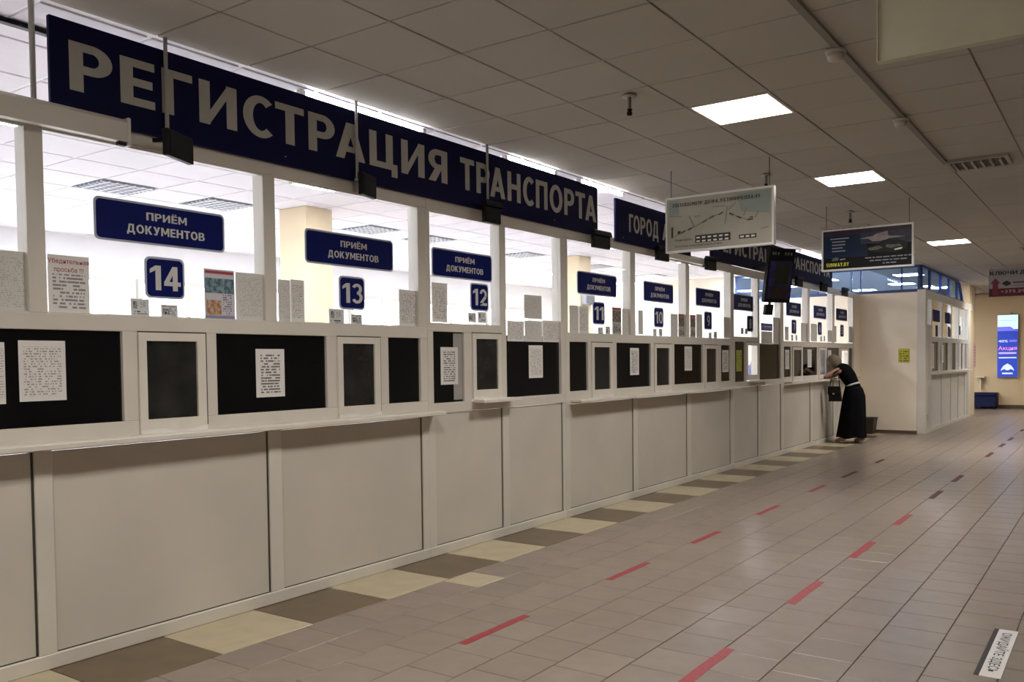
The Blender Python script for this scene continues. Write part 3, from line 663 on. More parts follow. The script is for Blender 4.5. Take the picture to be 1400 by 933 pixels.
paper((1040.5, 453.5, 1056, 471), NOTICE, 'pale sheet under the small blue sign beside window 8', TL)
paper((1057, 434.5, 1065.5, 471), LISTP, 'tall grey sheet right of the small blue sign beside window 8', TL)
paper((1073, 447, 1078, 465.5), LISTP, 'printed sheet at the left edge of window 7', UP)
paper((1081.5, 458, 1084.5, 466), CARD, 'small card under number 7, left one', UP, 'pictogram_card')
paper((1087.5, 458.5, 1090, 466), CARD2, 'small card under number 7, right one', UP, 'pictogram_card')
paper((1095, 442, 1104.5, 467), LISTP, 'wide printed list at the right edge of window 7', UP)
paper((1108.5, 443, 1117, 467), LISTP, 'wide printed list at the left edge of window 6', UP)
paper((1121.5, 460, 1124, 467), CARD, 'small card under number 6, left one', UP, 'pictogram_card')
paper((1126, 460, 1128, 467), CARD2, 'small card under number 6, right one', UP, 'pictogram_card')
paper((1131.5, 452, 1137.5, 468), LISTP, 'printed sheet at the right edge of window 6', UP)
paper((1141, 446, 1143.5, 468), LISTP, 'narrow sheet at the left edge of window 5', UP)
paper((1160.5, 447, 1165.5, 468.5), LISTP, 'printed sheet at the right edge of window 5', UP)
paper((-9, 468, 7, 553), NOTICE, 'white sheet cut by the left edge of the picture on the dark pane', LO)
paper((25.7, 466, 90, 548.5), NOTICE, 'large framed A4 notice on the dark pane under the first post', LO)
paper((350, 477.5, 389, 543), NOTICE_BIG, 'white notice with bold centred lines on the dark pane between windows 14 and 13', LO)
paper((602.5, 475, 626, 526), NOTICE_BIG, 'white notice on the dark pane left of the window 12 hatch', LO)
paper((723, 472.5, 742, 517), NOTICE, 'tall white notice on the wide dark pane beside window 12', TL)
paper((861.5, 476, 873.5, 513), NOTICE_BIG, 'white notice on the dark pane between the hatches of windows 11 and 10', LO)
paper((936, 474, 946, 507), NOTICE, 'white notice on the dark pane between the hatches of windows 10 and 9', LO)
paper((987.5, 479, 996, 509), NOTICE_BIG, 'white notice on the narrow dark pane right of the window 9 hatch', LO)
paper((1006.5, 479, 1014, 508), YGREEN, 'lime green notice on the dark pane under window 8', LO)
paper((1073.5, 478.5, 1079, 505), NOTICE_BIG, 'white notice on the dark pane left of the window 7 hatch', LO)
paper((1104, 478, 1109.5, 502.5), NOTICE, 'white notice on the dark pane right of the window 7 hatch', LO)
paper((1132, 479, 1136.5, 490), NOTICE, 'small white notice on the dark pane above the leaning woman', LO)
# sanitiser seen through the open hatch of window 8
sb = thing('sanitiser_bottle', 'pale bottle with a red foot in the open hatch of window 8', 'bottle', (-.2, 12.72, 1.187))
lathe('bottle', [(.07, .03), (.075, .06), (.075, .16), (.06, .21), (.03, .24), (.025, .27)], (-.2, 12.72, 1.187), mat('pale_blue_plastic', (.16, .19, .42), .4), sb)
lathe('foot', [(.085, 0), (.085, .03), (.07, .035)], (-.2, 12.72, 1.187), mat('red_plastic', (.25, .02, .02), .4), sb)
tag(box('inner_sill', -.45, -.08, 11.5, 13.4, 1.15, 1.185, SHELF, bevel=.004), 'white inner sill behind the open hatch of window 8', 'shelf')
tag(box('hanging_banner', -.16, -.155, 12.60, 12.72, 1.46, 1.735, mat('banner_blue', (.02, .03, .14), .6), uv=(1, 2, 1)), 'narrow blue strip hanging in the open hatch of window 8', 'banner')

# ------------------------------------------------------------------ end partition, transom, far office block
PY_ = 18.35
tag(box('wall_partition', -8.2, 1.06, PY_, PY_+.12, 0, 2.76, PARTW), 'plain beige partition wall at the end of the long counter', None, kind='structure')
tag(box('wall_partition_upper', -8.2, -2.6, PY_, PY_+.12, 2.76, CEIL+.1, PARTW), 'upper part of the partition wall inside the office', None, kind='structure')
tag(box('baseboard_partition', .0, 1.06, PY_-.012, PY_, 0, .06, mat('partition_skirting', (.13, .09, .06), .6)), 'thin dark skirting of the beige partition', None, kind='structure')
tag(box('wall_left', -.07, .0, 17.9, PY_, 0, 2.76, PARTW), 'short beige return between the counter end and the partition', None, kind='structure')
TBLUE = mat('transom_blue', (.03, .07, .22), .4)
TGLASS = glass('transom_glass', (.62, .76, .95), .06)
t = thing('transom_window', 'blue framed transom glazing above the beige partition wall', 'window', (.4, PY_+.05, 2.76))
box('rail', -2.6, 1.10, PY_+.02, PY_+.08, 2.76, 2.815, TBLUE, t); box('rail', -2.6, 1.10, PY_+.02, PY_+.08, 3.235, 3.28, TBLUE, t)
ms = [-2.6, -1.6, -.85, -.18, 0.0, .76, 1.06]
for a in ms: box('mullion', a, a+(.04 if a > 1 else .022), PY_+.02, PY_+.08, 2.815, 3.235, TBLUE, t)
for a, b_ in zip(ms[:-1], ms[1:]): box('pane', a+.022, b_, PY_+.045, PY_+.052, 2.815, 3.235, TGLASS, t)
t = thing('transom_window', 'blue framed transom glazing running above the far office block front', 'window', (1.12, 21, 2.8))
box('rail', 1.08, 1.14, PY_+.19, 23.75, 2.801, 2.84, TBLUE, t)
box('rail', 1.08, 1.14, PY_+.08, 23.0, 3.24, 3.28, TBLUE, t)
ms = [PY_+.08, 19.3, 20.55, 21.65, 22.8]
for a in ms: box('mullion', 1.085, 1.135, a, a+.07, 2.84, 3.24, TBLUE, t)
for a, b_ in zip(ms[:-1], ms[1:]): box('pane', 1.105, 1.112, a+.07, b_, 2.84, 3.24, TGLASS, t)
prism('pane', [(22.87, 2.84), (23.65, 2.84), (23.15, 3.24), (22.87, 3.24)], RX, UZ, (1.105, 0, 0), .007, TGLASS, t)
raw('sloped_mullion', [(1.085, 23.62, 2.84), (1.135, 23.62, 2.84), (1.135, 23.72, 2.84), (1.085, 23.72, 2.84), (1.085, 23.1, 3.26), (1.135, 23.1, 3.26), (1.135, 23.2, 3.26), (1.085, 23.2, 3.26)],
    [(3, 2, 1, 0), (4, 5, 6, 7), (0, 1, 5, 4), (1, 2, 6, 5), (2, 3, 7, 6), (3, 0, 4, 7)], TBLUE, t)
# far office interior
o2 = tag(box('ceiling_far_office', -8.2, 1.06, PY_+.13, HALL_Y1, CEIL+.012, CEIL+.1, OGRID), 'tiled ceiling of the far office block', None, kind='structure')
for (x0, y0) in ((.2, 20.2), (-.4, 22.6), (-1.6, 20.2), (-2.8, 21.4), (.2, 24.6), (-1.6, 24.0), (-4.0, 22)):
    panel_lamp(x0, y0, 'square lamp inside the far office block behind the blue transom', OLAMP, group='far office lamps')
tag(box('wall_far_office', -4.7, -4.6, PY_+.12, HALL_Y1, 0, CEIL, OWALL), 'pale rear wall inside the far office block', None, kind='structure')
BX = 1.19
FR2 = mat('far_frame_grey', (.62, .62, .60), .45)
t = thing('service_counter', 'far white glazed counter front beyond the beige partition', 'counter', (BX, 21.2, 0))
box('end_post', 1.06, BX+.02, PY_-.01, 18.52, 0, 2.80, FRAME, t, .004)
box('head_rail', BX-.07, BX, 18.52, 24.9, 2.64, 2.80, FRAME, t)
dp = box('door', BX-.05, BX, 18.54, 19.06, .04, 2.06, FR2, t, .004)
box('door_panel', BX, BX+.006, 18.64, 18.96, .12, .92, PANEL, dp); box('door_panel', BX, BX+.006, 18.64, 18.96, 1.05, 1.95, PANEL, dp)
box('hinge', BX, BX+.03, 18.545, 18.575, .25, .36, METAL, dp)
box('transom_bar', BX-.06, BX, 18.52, 19.08, 2.06, 2.12, FR2, t); box('window_pane', BX-.04, BX-.035, 18.56, 19.08, 2.12, 2.64, CLEAR, t)
ps = [19.08, 20.3, 21.5, 22.55, 23.55, 24.0]
for a in ps: box('post', BX-.07, BX, a, a+.1, .06, 2.64, FR2, t)
box('base_rail', BX-.07, BX+.004, 18.52, 24.1, 0, .07, FRAME, t)
for a, b_ in zip(ps[:-1], ps[1:]):
    box('base_panel', BX-.04, BX-.015, a+.1, b_, .07, 1.10, mat('far_panel', (.68, .66, .62), .5), t)
    box('sill_rail', BX-.06, BX, a+.1, b_, 1.10, 1.20, FR2, t)
    box('dark_pane', BX-.04, BX-.03, a+.1, b_-(b_-a)*.3, 1.20, 1.80, FILM, t)
    box('hatch', BX-.05, BX-.01, b_-(b_-a)*.3, b_, 1.20, 1.80, FR2, t)
    box('mid_rail', BX-.06, BX, a+.1, b_, 1.80, 1.90, FR2, t)
    box('window_pane', BX-.04, BX-.035, a+.1, b_, 1.90, 2.64, CLEAR, t)
box('shelf', BX+.001, BX+.13, 19.1, 23.9, 1.14, 1.18, SHELF, t, .004)
box('corner_post', BX-.12, BX+.01, 24.1, 24.45, 0, 2.80, FRAME, t, .004)
tag(box('wall_far_pier', .7, BX-.02, 24.45, 25.4, 0, CEIL, CREAM), 'cream wall continuing behind the far counter front', None, kind='structure')
for n, (a, b_) in enumerate((((1275, 424, 1285, 440), (1279, 445, 1282, 460)), ((1292, 428, 1301.5, 443), (1296, 447, 1299, 461)), (None, (1311, 446, 1313, 458)))):
    for nm, q in (('window_sign', a), ('number_plate', b_)):
        if q is None: continue
        o = paper(q, BLUE2, 'dark %s on the far counter front, %s from the partition' % ('rectangular plate' if nm == 'window_sign' else 'narrow number plate', ('first', 'second', 'third')[n]), BX-.03, nm); o['category'] = 'sign'
for n, q in enumerate(((1270.5, 470, 1277, 504), (1287, 472, 1290, 496), (1311, 470, 1314, 505))):
    paper(q, NOTICE, 'white sheet on the lower panes of the far counter, %s from the partition' % ('first', 'second', 'third')[n], BX+.004)
paper((1331, 470, 1334, 502), print_mat('pink_notice', (.7, .45, .45), (.5, .2, .2), 8, 6), 'pinkish sheet on the cream wall beyond the far counter', BX-.015)
o = tag(box('paper_notice', .72, .93, PY_-.003, PY_-.001, 1.39, 1.665, YELLOW, uv=(0, 2, 1)), 'yellow notice on the beige partition wall', 'notice')
o = thing('wall_shelf', 'small white bracket shelf on the far wall above the blue bench', 'shelf', (1.0, 28.3, .85))
box('board', .86, 1.08, 28.1, 28.395, .88, .91, SHELF, o); box('bracket', .96, .99, 28.2, 28.395, .55, .88, SHELF, o)
# ------------------------------------------------------------------ far wall objects
t = thing('lightbox_poster', 'tall backlit blue and white advert poster on the far wall', 'poster', (1.64, HALL_Y1, .89))
PYB = HALL_Y1-.10; XR = Vector((1, 0, 0))
box('case', 1.38, 1.90, PYB, HALL_Y1-.002, .89, 2.66, mat('lightbox_case', (.45, .5, .6), .4), t, .004)
box('lower_print', 1.39, 1.89, PYB-.004, PYB, .90, 2.25, emit('print_blue', (.022, .05, .42), .85), t)
box('upper_print', 1.39, 1.89, PYB-.004, PYB, 2.25, 2.65, emit('print_cyan', (.55, .85, .95), 1.1), t)
EW = emit('print_white', (.6, .75, 1.0), .9); EP = emit('print_pink', (.75, .3, .62), .85); EV = emit('print_violet', (.16, .16, .72), .9)
prism('wave', [(0, 0), (.5, 0), (.5, .02), (.42, .03), (.36, .10), (.30, .13), (0, .12)], XR, UZ, (1.39, PYB-.004, 2.2), .002, EV, t)
box('line', 1.44, 1.84, PYB-.006, PYB-.004, 2.49, 2.505, emit('print_teal', (.2, .5, .6), .8), t)
text('lettering', '40%', (1.41, PYB-.005, 1.88), XR, UZ, .24, .075, EW, t, .03)
box('line', 1.68, 1.87, PYB-.006, PYB-.004, 1.89, 1.95, EV, t)
text('lettering', 'Акция', (1.41, PYB-.005, 1.66), XR, UZ, .46, .11, EP, t, .03)
box('line', 1.42, 1.86, PYB-.006, PYB-.004, 1.55, 1.60, emit('print_lilac', (.5, .42, .8), .8), t)
box('line', 1.42, 1.86, PYB-.006, PYB-.004, 1.43, 1.46, EW, t)
prism('emblem', [(-.17, 0), (-.14, .08), (-.09, .15), (0, .21), (.09, .15), (.14, .08), (.17, 0), (.08, .06), (.03, .02), (-.03, .02), (-.08, .06)], XR, UZ, (1.64, PYB-.004, 1.07), .002, EW, t)
box('emblem_base', 1.51, 1.77, PYB-.006, PYB-.004, .98, 1.02, EW, t)
lathe('picture_lamp', [(.03, 0), (.05, .03), (.02, .07)], (1.72, PYB+.02, 2.66), METAL, t, 10)
t = thing('bench_seat', 'dark blue boxy bench against the far wall under the poster', 'bench', (1.17, 28.1, 0))
NAVY = mat('navy_vinyl', (.006, .009, .045), .6, .2)
box('body', .72, 1.42, 27.75, 28.36, .06, .36, NAVY, t, .015); box('cushion', .71, 1.43, 27.74, 28.37, .365, .46, NAVY, t, .03)
for a in (.76, 1.36):
    for b_ in (27.8, 28.3): lathe('foot', [(.025, 0), (.025, .06)], (a, b_, 0), BLACK, t, 8)
# ------------------------------------------------------------------ boards hanging from the ceiling
def board(label, name, x0, x1, yy, z0, z1, face, edge_m, th=.05, border=.018, wires=True):
    t = thing(name, label, 'sign', ((x0+x1)/2, yy, z0))
    box('panel', x0, x1, yy, yy+th, z0, z1, face, t)
    multibox('frame', [(x0-border, x0, yy-.006, yy+th+.004, z0-border, z1+border), (x1, x1+border, yy-.006, yy+th+.004, z0-border, z1+border), (x0, x1, yy-.006, yy+th+.004, z0-border, z0), (x0, x1, yy-.006, yy+th+.004, z1, z1+border)], edge_m, t)
    if wires:
        for a in (x0+.03, x1-.03):
            tube('wire', [(a, yy+th/2, z1+border), (a, yy+th/2, CEIL)], .003, BLACK, t, 6)
    return t
MAPB = mat('map_board_face', (.36, .335, .27), .35, .5, var=.08, scale=5)
MAPG = mat('map_green', (.24, .28, .25), .4); INKM = mat('map_ink', (.03, .03, .03), .6); WH = mat('map_white', (.7, .68, .6), .5)
YM = 7.65
mb = board('pale hanging map board with a route drawing, its heading starting ГОСТЕХОСМОТР', 'map_board', .79, 1.79, YM, 2.525, 3.005, MAPB, mat('board_edge', (.72, .72, .70), .35))
def mt(s, u, v, w_, cap, m=INKM, bold=.02): return text('lettering', s, (.79+u, YM-.002, 2.525+v), XR, UZ, w_, cap, m, mb, bold, .001)
mt('ГОСТЕХОСМОТР', .06, .405, .29, .032); mt('ДО №4, УЛ.ТИМИРЯЗЕВА,49', .375, .405, .52, .032)
mt('Режим работы:', .08, .085, .17, .022, bold=.005); mt('Возможна предварительная запись', .08, .028, .46, .018, bold=.005)
prism('printed_area', [(.72, .30), (.98, .26), (.99, .47), (.68, .46)], XR, UZ, (.79, YM-.0005, 2.525), .0008, MAPG, mb)
prism('printed_area', [(.02, .33), (.12, .33), (.12, .46), (.02, .46)], XR, UZ, (.79, YM-.0005, 2.525), .0008, MAPG, mb)
def seg(p, q, w_, m=INKM):
    p, q = Vector(p), Vector(q); d = (q-p).normalized(); n_ = Vector((-d.y, d.x))*w_/2
    return prism('map_line', [tuple(p-n_), tuple(q-n_), tuple(q+n_), tuple(p+n_)], XR, UZ, (.79, YM-.001, 2.525), .001, m, mb)
LN = mat('map_road', (.22, .20, .16), .6)
route = [(.07, .13), (.16, .17), (.27, .205), (.36, .245), (.45, .285), (.55, .305)]
for p, q in zip(route[:-1], route[1:]): seg(p, q, .009, LN)
for p in ((.16, .168), (.23, .19), (.37, .247), (.44, .278), (.53, .302), (.63, .285), (.70, .25)):
    seg((p[0]-.02, p[1]-.009 if p[0] < .6 else p[1]+.010), (p[0]+.02, p[1]+.009 if p[0] < .6 else p[1]-.010), .013)
for p, q in (((.22, .31), (.27, .205)), ((.02, .325), (.14, .315)), ((.60, .33), (.67, .385)), ((.59, .36), (.57, .2)), ((.77, .33), (.74, .255)), ((.88, .30), (.85, .23)), ((.45, .37), (.58, .365)), ((.63, .285), (.80, .21)), ((.90, .13), (.97, .14)), ((.27, .30), (.33, .302))): seg(p, q, .009 if p[0] != .22 else .012, LN)
seg((.05, .12), (.05, .22), .018); seg((.105, .165), (.135, .165), .028)
seg((.78, .222), (.83, .222), .012); seg((.80, .24), (.83, .238), .01)
prism('timetable', [(.28, .055), (.62, .055), (.62, .125), (.28, .125)], XR, UZ, (.79, YM-.001, 2.525), .001, INKM, mb)
prism('timetable', [(.70, .055), (.86, .055), (.86, .092), (.70, .092)], XR, UZ, (.79, YM-.001, 2.525), .001, INKM, mb)
for k in range(6):
    for r_ in range(2): prism('timetable_entry', [(.292+.055*k, .062+.033*r_), (.325+.055*k, .062+.033*r_), (.325+.055*k, .076+.033*r_), (.292+.055*k, .076+.033*r_)], XR, UZ, (.79, YM-.0022, 2.525), .0006, WH, mb)
for k in range(3): prism('timetable_entry', [(.712+.05*k, .066), (.745+.05*k, .066), (.745+.05*k, .081), (.712+.05*k, .081)], XR, UZ, (.79, YM-.0022, 2.525), .0006, WH, mb)

YA = 10.58
ADF = mat('advert_dark', (.006, .006, .007), .5, .15)
ab = board('dark hanging advert board with a car picture and the yellow words SUNWAY.BY', 'advert_board', 1.425, 2.39, YA, 2.535, 2.98, ADF, mat('board_edge2', (.62, .61, .58), .4), th=.04, border=.02)
def ap(nm, poly, m, lift=.001): return prism(nm, poly, XR, UZ, (1.425, YA-lift, 2.535), .001, m, ab)
ap('printed_sky', [(.0, .13), (.50, .13), (.45, .445), (.0, .445)], mat('advert_blue', (.006, .016, .045), .4, .2))
ap('printed_sky', [(.0, .385), (.965, .385), (.965, .445), (.0, .445)], mat('advert_plum', (.035, .018, .035), .4, .2), .002)
ap('printed_sky', [(.42, .27), (.965, .25), (.965, .395), (.42, .395)], mat('advert_dusk', (.035, .037, .06), .4, .2, var=.3, scale=14), .0026)
ap('printed_glow', [(.40, .33), (.50, .325), (.55, .29), (.66, .285), (.72, .31), (.90, .32), (.72, .34), (.71, .395), (.60, .375), (.55, .35)], mat('advert_glow', (.26, .22, .22), .5, .2, var=.25, scale=20), .0035)
ap('printed_car', [(.47, .20), (.50, .235), (.60, .255), (.66, .295), (.80, .30), (.88, .27), (.92, .24), (.91, .19), (.86, .17), (.80, .15), (.55, .17)], mat('advert_car', (.014, .014, .014), .4, .2), .004)
ap('printed_car_light', [(.50, .215), (.62, .235), (.66, .21), (.60, .19), (.52, .19)], mat('advert_chrome', (.12, .125, .10), .4, .2, var=.4, scale=30), .005)
ap('printed_car_light', [(.70, .24), (.85, .235), (.86, .215), (.74, .20), (.69, .215)], MATS['advert_chrome'], .005)
ap('printed_car_light', [(.78, .185), (.87, .20), (.86, .18), (.79, .17)], MATS['map_white'], .005)
text('lettering', 'SUNWAY.BY', (1.425+.035, YA-.002, 2.535+.03), XR, UZ, .255, .042, mat('advert_yellow', (.62, .60, .03), .5), ab, .03, .001)
GR = mat('advert_grey_text', (.24, .26, .29), .6)
for k, (a, b_) in enumerate(((.08, .29), (.10, .25), (.10, .25), (.10, .22), (.10, .25))): ap('text_line', [(a, .345-.036*k), (b_, .345-.036*k), (b_, .358-.036*k), (a, .358-.036*k)], GR, .003)
for a, b_, v in ((.47, .93, .10), (.52, .90, .065), (.66, .80, .03)):
    u = a
    while u < b_: ww = random.uniform(.02, .07); ap('text_line', [(u, v), (u+ww, v), (u+ww, v+.011), (u, v+.011)], GR, .003); u += ww+.012
ap('printed_badge', [(.10, .095), (.17, .10), (.18, .125), (.14, .14), (.10, .12)], MATS['advert_chrome'], .003)
ap('text_line', [(.19, .10), (.25, .105), (.25, .118), (.19, .113)], GR, .003)
YK = 20.0
kb = board('hanging board with black words КЛЮЧИ ДЛЯ and a red strip with a phone number', 'keys_board', 2.10, 3.7, YK, 2.69, 3.235, mat('keys_face', (.42, .40, .38), .5), mat('keys_edge', (.40, .38, .36), .5), th=.03, border=.008)
kr = mat('keys_red', (.13, .008, .014), .5, var=.2)
prism('red_strip', [(0, 0), (1.6, 0), (1.6, .16), (0, .16)], XR, UZ, (2.10, YK-.001, 2.69), .001, kr, kb)
prism('arrow', [(.06, .03), (.16, .03), (.16, .26), (.20, .26), (.11, .37), (.02, .26), (.06, .26)], XR, UZ, (2.10, YK-.003, 2.69), .001, mat('arrow_red', (.20, .025, .04), .5), kb)
text('lettering', 'КЛЮЧИ ДЛЯ', (2.11, YK-.002, 3.12), XR, UZ, .80, .075, INKM, kb, .03)
text('lettering', '+375 29', (2.31, YK-.003, 2.755), XR, UZ, .42, .06, mat('keys_pink', (.55, .38, .38), .5), kb, .02)
prism('key_emblem', [(.22, .25), (.30, .20), (.38, .23), (.38, .27), (.31, .31), (.25, .28)], XR, UZ, (2.10, YK-.002, 2.69), .001, INKM, kb)
prism('text_line', [(.42, .25), (.9, .25), (.9, .285), (.42, .285)], XR, UZ, (2.10, YK-.002, 2.69), .001, mat('keys_grey', (.12, .11, .11), .6), kb)
prism('text_line', [(.42, .20), (.9, .20), (.9, .215), (.42, .215)], XR, UZ, (2.10, YK-.002, 2.69), .001, mat('keys_rose', (.3, .15, .16), .6), kb)
bb = board('plain beige back of a hanging board cut by the upper right corner', 'hanging_board', 3.575, 4.9, 3.5, 2.605, 3.15, mat('board_back', (.60, .575, .43), .6, var=.05), mat('board_back_edge', (.60, .575, .43), .6), th=.03, border=.004)
# portrait screen
mc = onx(1064, 381, .55)
t = thing('portrait_screen', 'dark portrait display screen tilted down in front of the far fascia sign', 'display', (mc.x, mc.y, mc.z))
t.rotation_euler = (0, math.radians(10), math.radians(-30))
def lp(nm, sx, sy, sz, loc, m, par=t, bv=.004):
    me = box_mesh(sx, sy, sz, bv); me.materials.append(m); return link(nm, me, None, par, loc)
lp('case', .06, .44, .72, (0, 0, .04), BLACK)
lp('screen', .004, .38, .50, (.032, .0, -.02), mat('screen_violet', (.035, .028, .14), .25, var=.5, scale=8), bv=0)
lp('screen_window', .002, .24, .27, (.035, .03, .06), mat('screen_dark', (.02, .022, .012), .3, var=.3), bv=0)
lp('screen_window', .002, .28, .16, (.035, .0, -.18), mat('screen_maroon', (.03, .012, .02), .3, var=.6, scale=12), bv=0)
for k, yy in enumerate((-.16, -.12, -.07, .05, .10, .15)): lp('header_mark', .002, .022, .035, (.032, yy, .33), GR, bv=0)
lp('number_box', .05, .13, .14, (-.01, -.10, -.42), BLACK); lp('bracket', .03, .03, .12, (0, -.10, -.34), BLACK)
lp('arm', .50, .04, .04, (-.27, 0, .10), BLACK)
# ------------------------------------------------------------------ ceiling fittings
def sprinkler(x, y, label, drop=.14):
    t = thing('sprinkler_head', label, 'sprinkler', (x, y, CEIL-drop))
    lathe('rose', [(.0, .0), (.05, .0), (.05, .008), (.02, .02)], (x, y, CEIL-.02), CGRID, t, 14)
    tube('pipe', [(x, y, CEIL-drop+.03), (x, y, CEIL-.01)], .012, mat('dull_brass', (.16, .13, .1), .5), t); lathe('head', [(.016, 0), (.02, .012), (.014, .03), (.02, .04)], (x, y, CEIL-drop), BLACK, t, 10)
for (x, y, l) in ((1.61, 5.30, 'hanging sprinkler head left of the largest hall lamp'), (1.50, 8.35, 'hanging sprinkler head just above the right end of the map board'), (1.60, 11.1, 'hanging sprinkler head above the dark advert board'), (1.55, 14.3, 'hanging sprinkler head far down the hall')): sprinkler(x, y, l)
DET = mat('detector_plastic', (.50, .46, .40), .5)
for (x, y, l) in ((2.97, 5.22, 'round ceiling detector near the beige hanging board'), (2.97, 7.0, 'round ceiling detector right of the second hall lamp')):
    t = thing('smoke_detector', l, 'detector', (x, y, CEIL-.023)); lathe('base', [(.055, -.018), (.06, 0)], (x, y, CEIL-.023), DET, t); lathe('chamber', [(.02, -.06), (.042, -.052), (.05, -.019)], (x, y, CEIL-.023), DET, t)
tag(box('cable_trunking', 2.965, 3.005, .5, 8.9, CEIL-.022, CEIL-.001, mat('trunking_grey', (.24, .22, .19), .6)), 'grey cable trunking along the ceiling under the round detectors', 'trunking')
for n, (x0, x1, y0, y1) in enumerate(((3.02, 3.46, 8.86, 9.22), (2.95, 3.5, 16.6, 17.1), (.95, 1.5, 12.3, 12.7))):
    t = thing('ceiling_vent', ('dark open ceiling vent with loose slats at the right', 'distant dark ceiling vent near the keys board', 'dark ceiling slot between the map board and the advert board')[n], 'vent', ((x0+x1)/2, (y0+y1)/2, CEIL-.03))
    box('duct', x0, x1, y0, y1, CEIL-.02, CEIL-.001, SEAL, t)
    multibox('frame', [(x0-.03, x1+.03, y0-.03, y0, CEIL-.028, CEIL-.001), (x0-.03, x1+.03, y1, y1+.03, CEIL-.028, CEIL-.001), (x0-.03, x0, y0, y1, CEIL-.028, CEIL-.001), (x1, x1+.03, y0, y1, CEIL-.028, CEIL-.001)], CGRID, t)
    for k in range(6):
        a = x0+(x1-x0)*(k+.3)/6; box('slat', a, a+.02, y0+.02, y1, CEIL-.04, CEIL-.021, CGRID, t)
# ------------------------------------------------------------------ floor markings
for row, X0, X1, segs in (('by the counter', 1.448, 1.498, [(3.59, 4.21), (5.2, 5.81), (6.61, 7.19), (8.16, 8.78), (9.87, 10.47), (11.25, 11.95), (13.05, 13.55)]),
                          ('at mid floor', 2.655, 2.715, [(3.5, 4.29), (5.28, 5.92), (6.75, 7.42), (8.30, 8.91), (10.02, 10.66), (11.51, 12.2), (14.6, 15.3), (16.3, 16.95), (17.6, 18.3), (19.9, 20.4)])):
    for n, (a, b_) in enumerate(segs):
        ys = [a+(b_-a)*k/6 for k in range(7)]; vs = []; 
        for k, yy in enumerate(ys):
            j0, j1 = random.uniform(-.003, .003), random.uniform(-.003, .003)
            vs += [(X0+j0, yy, .0012), (X1+j1, yy, .0012), (X0+j0, yy, .0), (X1+j1, yy, .0)]
        fs = []
        for k in range(6): b4 = 4*k; fs += [(b4, b4+1, b4+5, b4+4), (b4, b4+4, b4+6, b4+2), (b4+1, b4+3, b4+7, b4+5)]
        fs += [(0, 2, 3, 1), (24, 25, 27, 26)]
        tag(raw('floor_tape', vs, fs, RED_WORN if n >= (5 if 'counter' in row else 4) else RED), ('dull dark ' if n >= (5 if 'counter' in row else 4) else '')+'red tape dash in the row %s, %s from the viewer' % (row, ORD[n]), 'floor marking', 'red floor tape dashes')
t = thing('floor_sticker', 'white floor strip reading ОЖИДАЙТЕ ЗДЕСЬ in the lower right corner', 'floor marking', (3.84, 4.97, 0))
box('strip', 3.795, 3.886, 4.555, 5.395, 0, .0015, mat('sticker_white', (.75, .74, .72), .5), t); box('border', 3.772, 3.795, 4.555, 5.395, 0, .0014, mat('sticker_black', (.02, .015, .02), .5), t)
text('lettering', 'ОЖИДАЙТЕ ЗДЕСЬ', (3.818, 5.33, .0017), (0, -1, 0), (1, 0, 0), .70, .045, INKM, t, .01, .0006)
# ------------------------------------------------------------------ waste bin
t = thing('waste_bin', 'dark brown bin on the floor beside the beige partition behind the woman', 'bin', (.2, 18.1, 0))
DB = mat('bin_brown', (.035, .02, .018), .5)
raw('body', [(.08, 17.95, 0), (.33, 17.95, 0), (.33, 18.22, 0), (.08, 18.22, 0), (.05, 17.92, .30), (.36, 17.92, .30), (.36, 18.25, .30), (.05, 18.25, .30)], [(3, 2, 1, 0), (4, 5, 6, 7), (0, 1, 5, 4), (1, 2, 6, 5), (2, 3, 7, 6), (3, 0, 4, 7)], DB, t)
multibox('rim', [(.04, .37, 17.91, 17.925, .29, .315), (.04, .37, 18.245, 18.26, .29, .315), (.04, .055, 17.925, 18.245, .29, .315), (.355, .37, 17.925, 18.245, .29, .315)], DB, t)
# ------------------------------------------------------------------ woman leaning on the counter
SKIN = mat('skin', (.50, .28, .19), .5, var=.06, scale=12); DRESS = mat('black_dress', (.0035, .0035, .0045), .9, .1, var=.3, scale=9)
HAIR = mat('grey_blond_hair', (.20, .15, .10), .6, var=.35, scale=60); SAND = mat('sandal', (.45, .38, .30), .5); WBELT = mat('white_belt', (.6, .6, .6), .5)
PYW = 15.95
person = thing('person', 'woman in a long black dress with a white belt leaning on the counter shelf', 'person', (.44, PYW, 0))
def skinned(name, joints, edges, root, m, parent, levels=2):
    bm = bmesh.new(); lay = bm.verts.layers.skin.verify(); vs = {}
    for k, (p, r) in joints.items():
        v = bm.verts.new(p); v[lay].radius = (r, r) if not isinstance(r, tuple) else r; v[lay].use_root = (k == root); vs[k] = v
    for a, b_ in edges: bm.edges.new((vs[a], vs[b_]))
    me = bpy.data.meshes.new(name); bm.to_mesh(me); bm.free()
    o = bpy.data.objects.new(name, me); C.objects.link(o)
    o.modifiers.new('skin', 'SKIN').use_smooth_shade = True; s = o.modifiers.new('sub', 'SUBSURF'); s.levels = levels; s.render_levels = levels
    me2 = bpy.data.meshes.new_from_object(o.evaluated_get(bpy.context.evaluated_depsgraph_get())); bpy.data.objects.remove(o)
    for v in me2.vertices: v.co -= wloc(parent)
    me2.materials.clear(); return link(name, me2, m, parent)
J = {'pel': ((.47, PYW, .90), .13), 'waist': ((.43, PYW, 1.05), .11), 'chest': ((.33, PYW, 1.21), .125), 'neckb': ((.235, PYW, 1.335), .06), 'neck': ((.19, PYW, 1.37), .048), 'head': ((.145, PYW, 1.415), .075), 'crown': ((.115, PYW, 1.455), .07), 'chin': ((.10, PYW, 1.36), .04)}
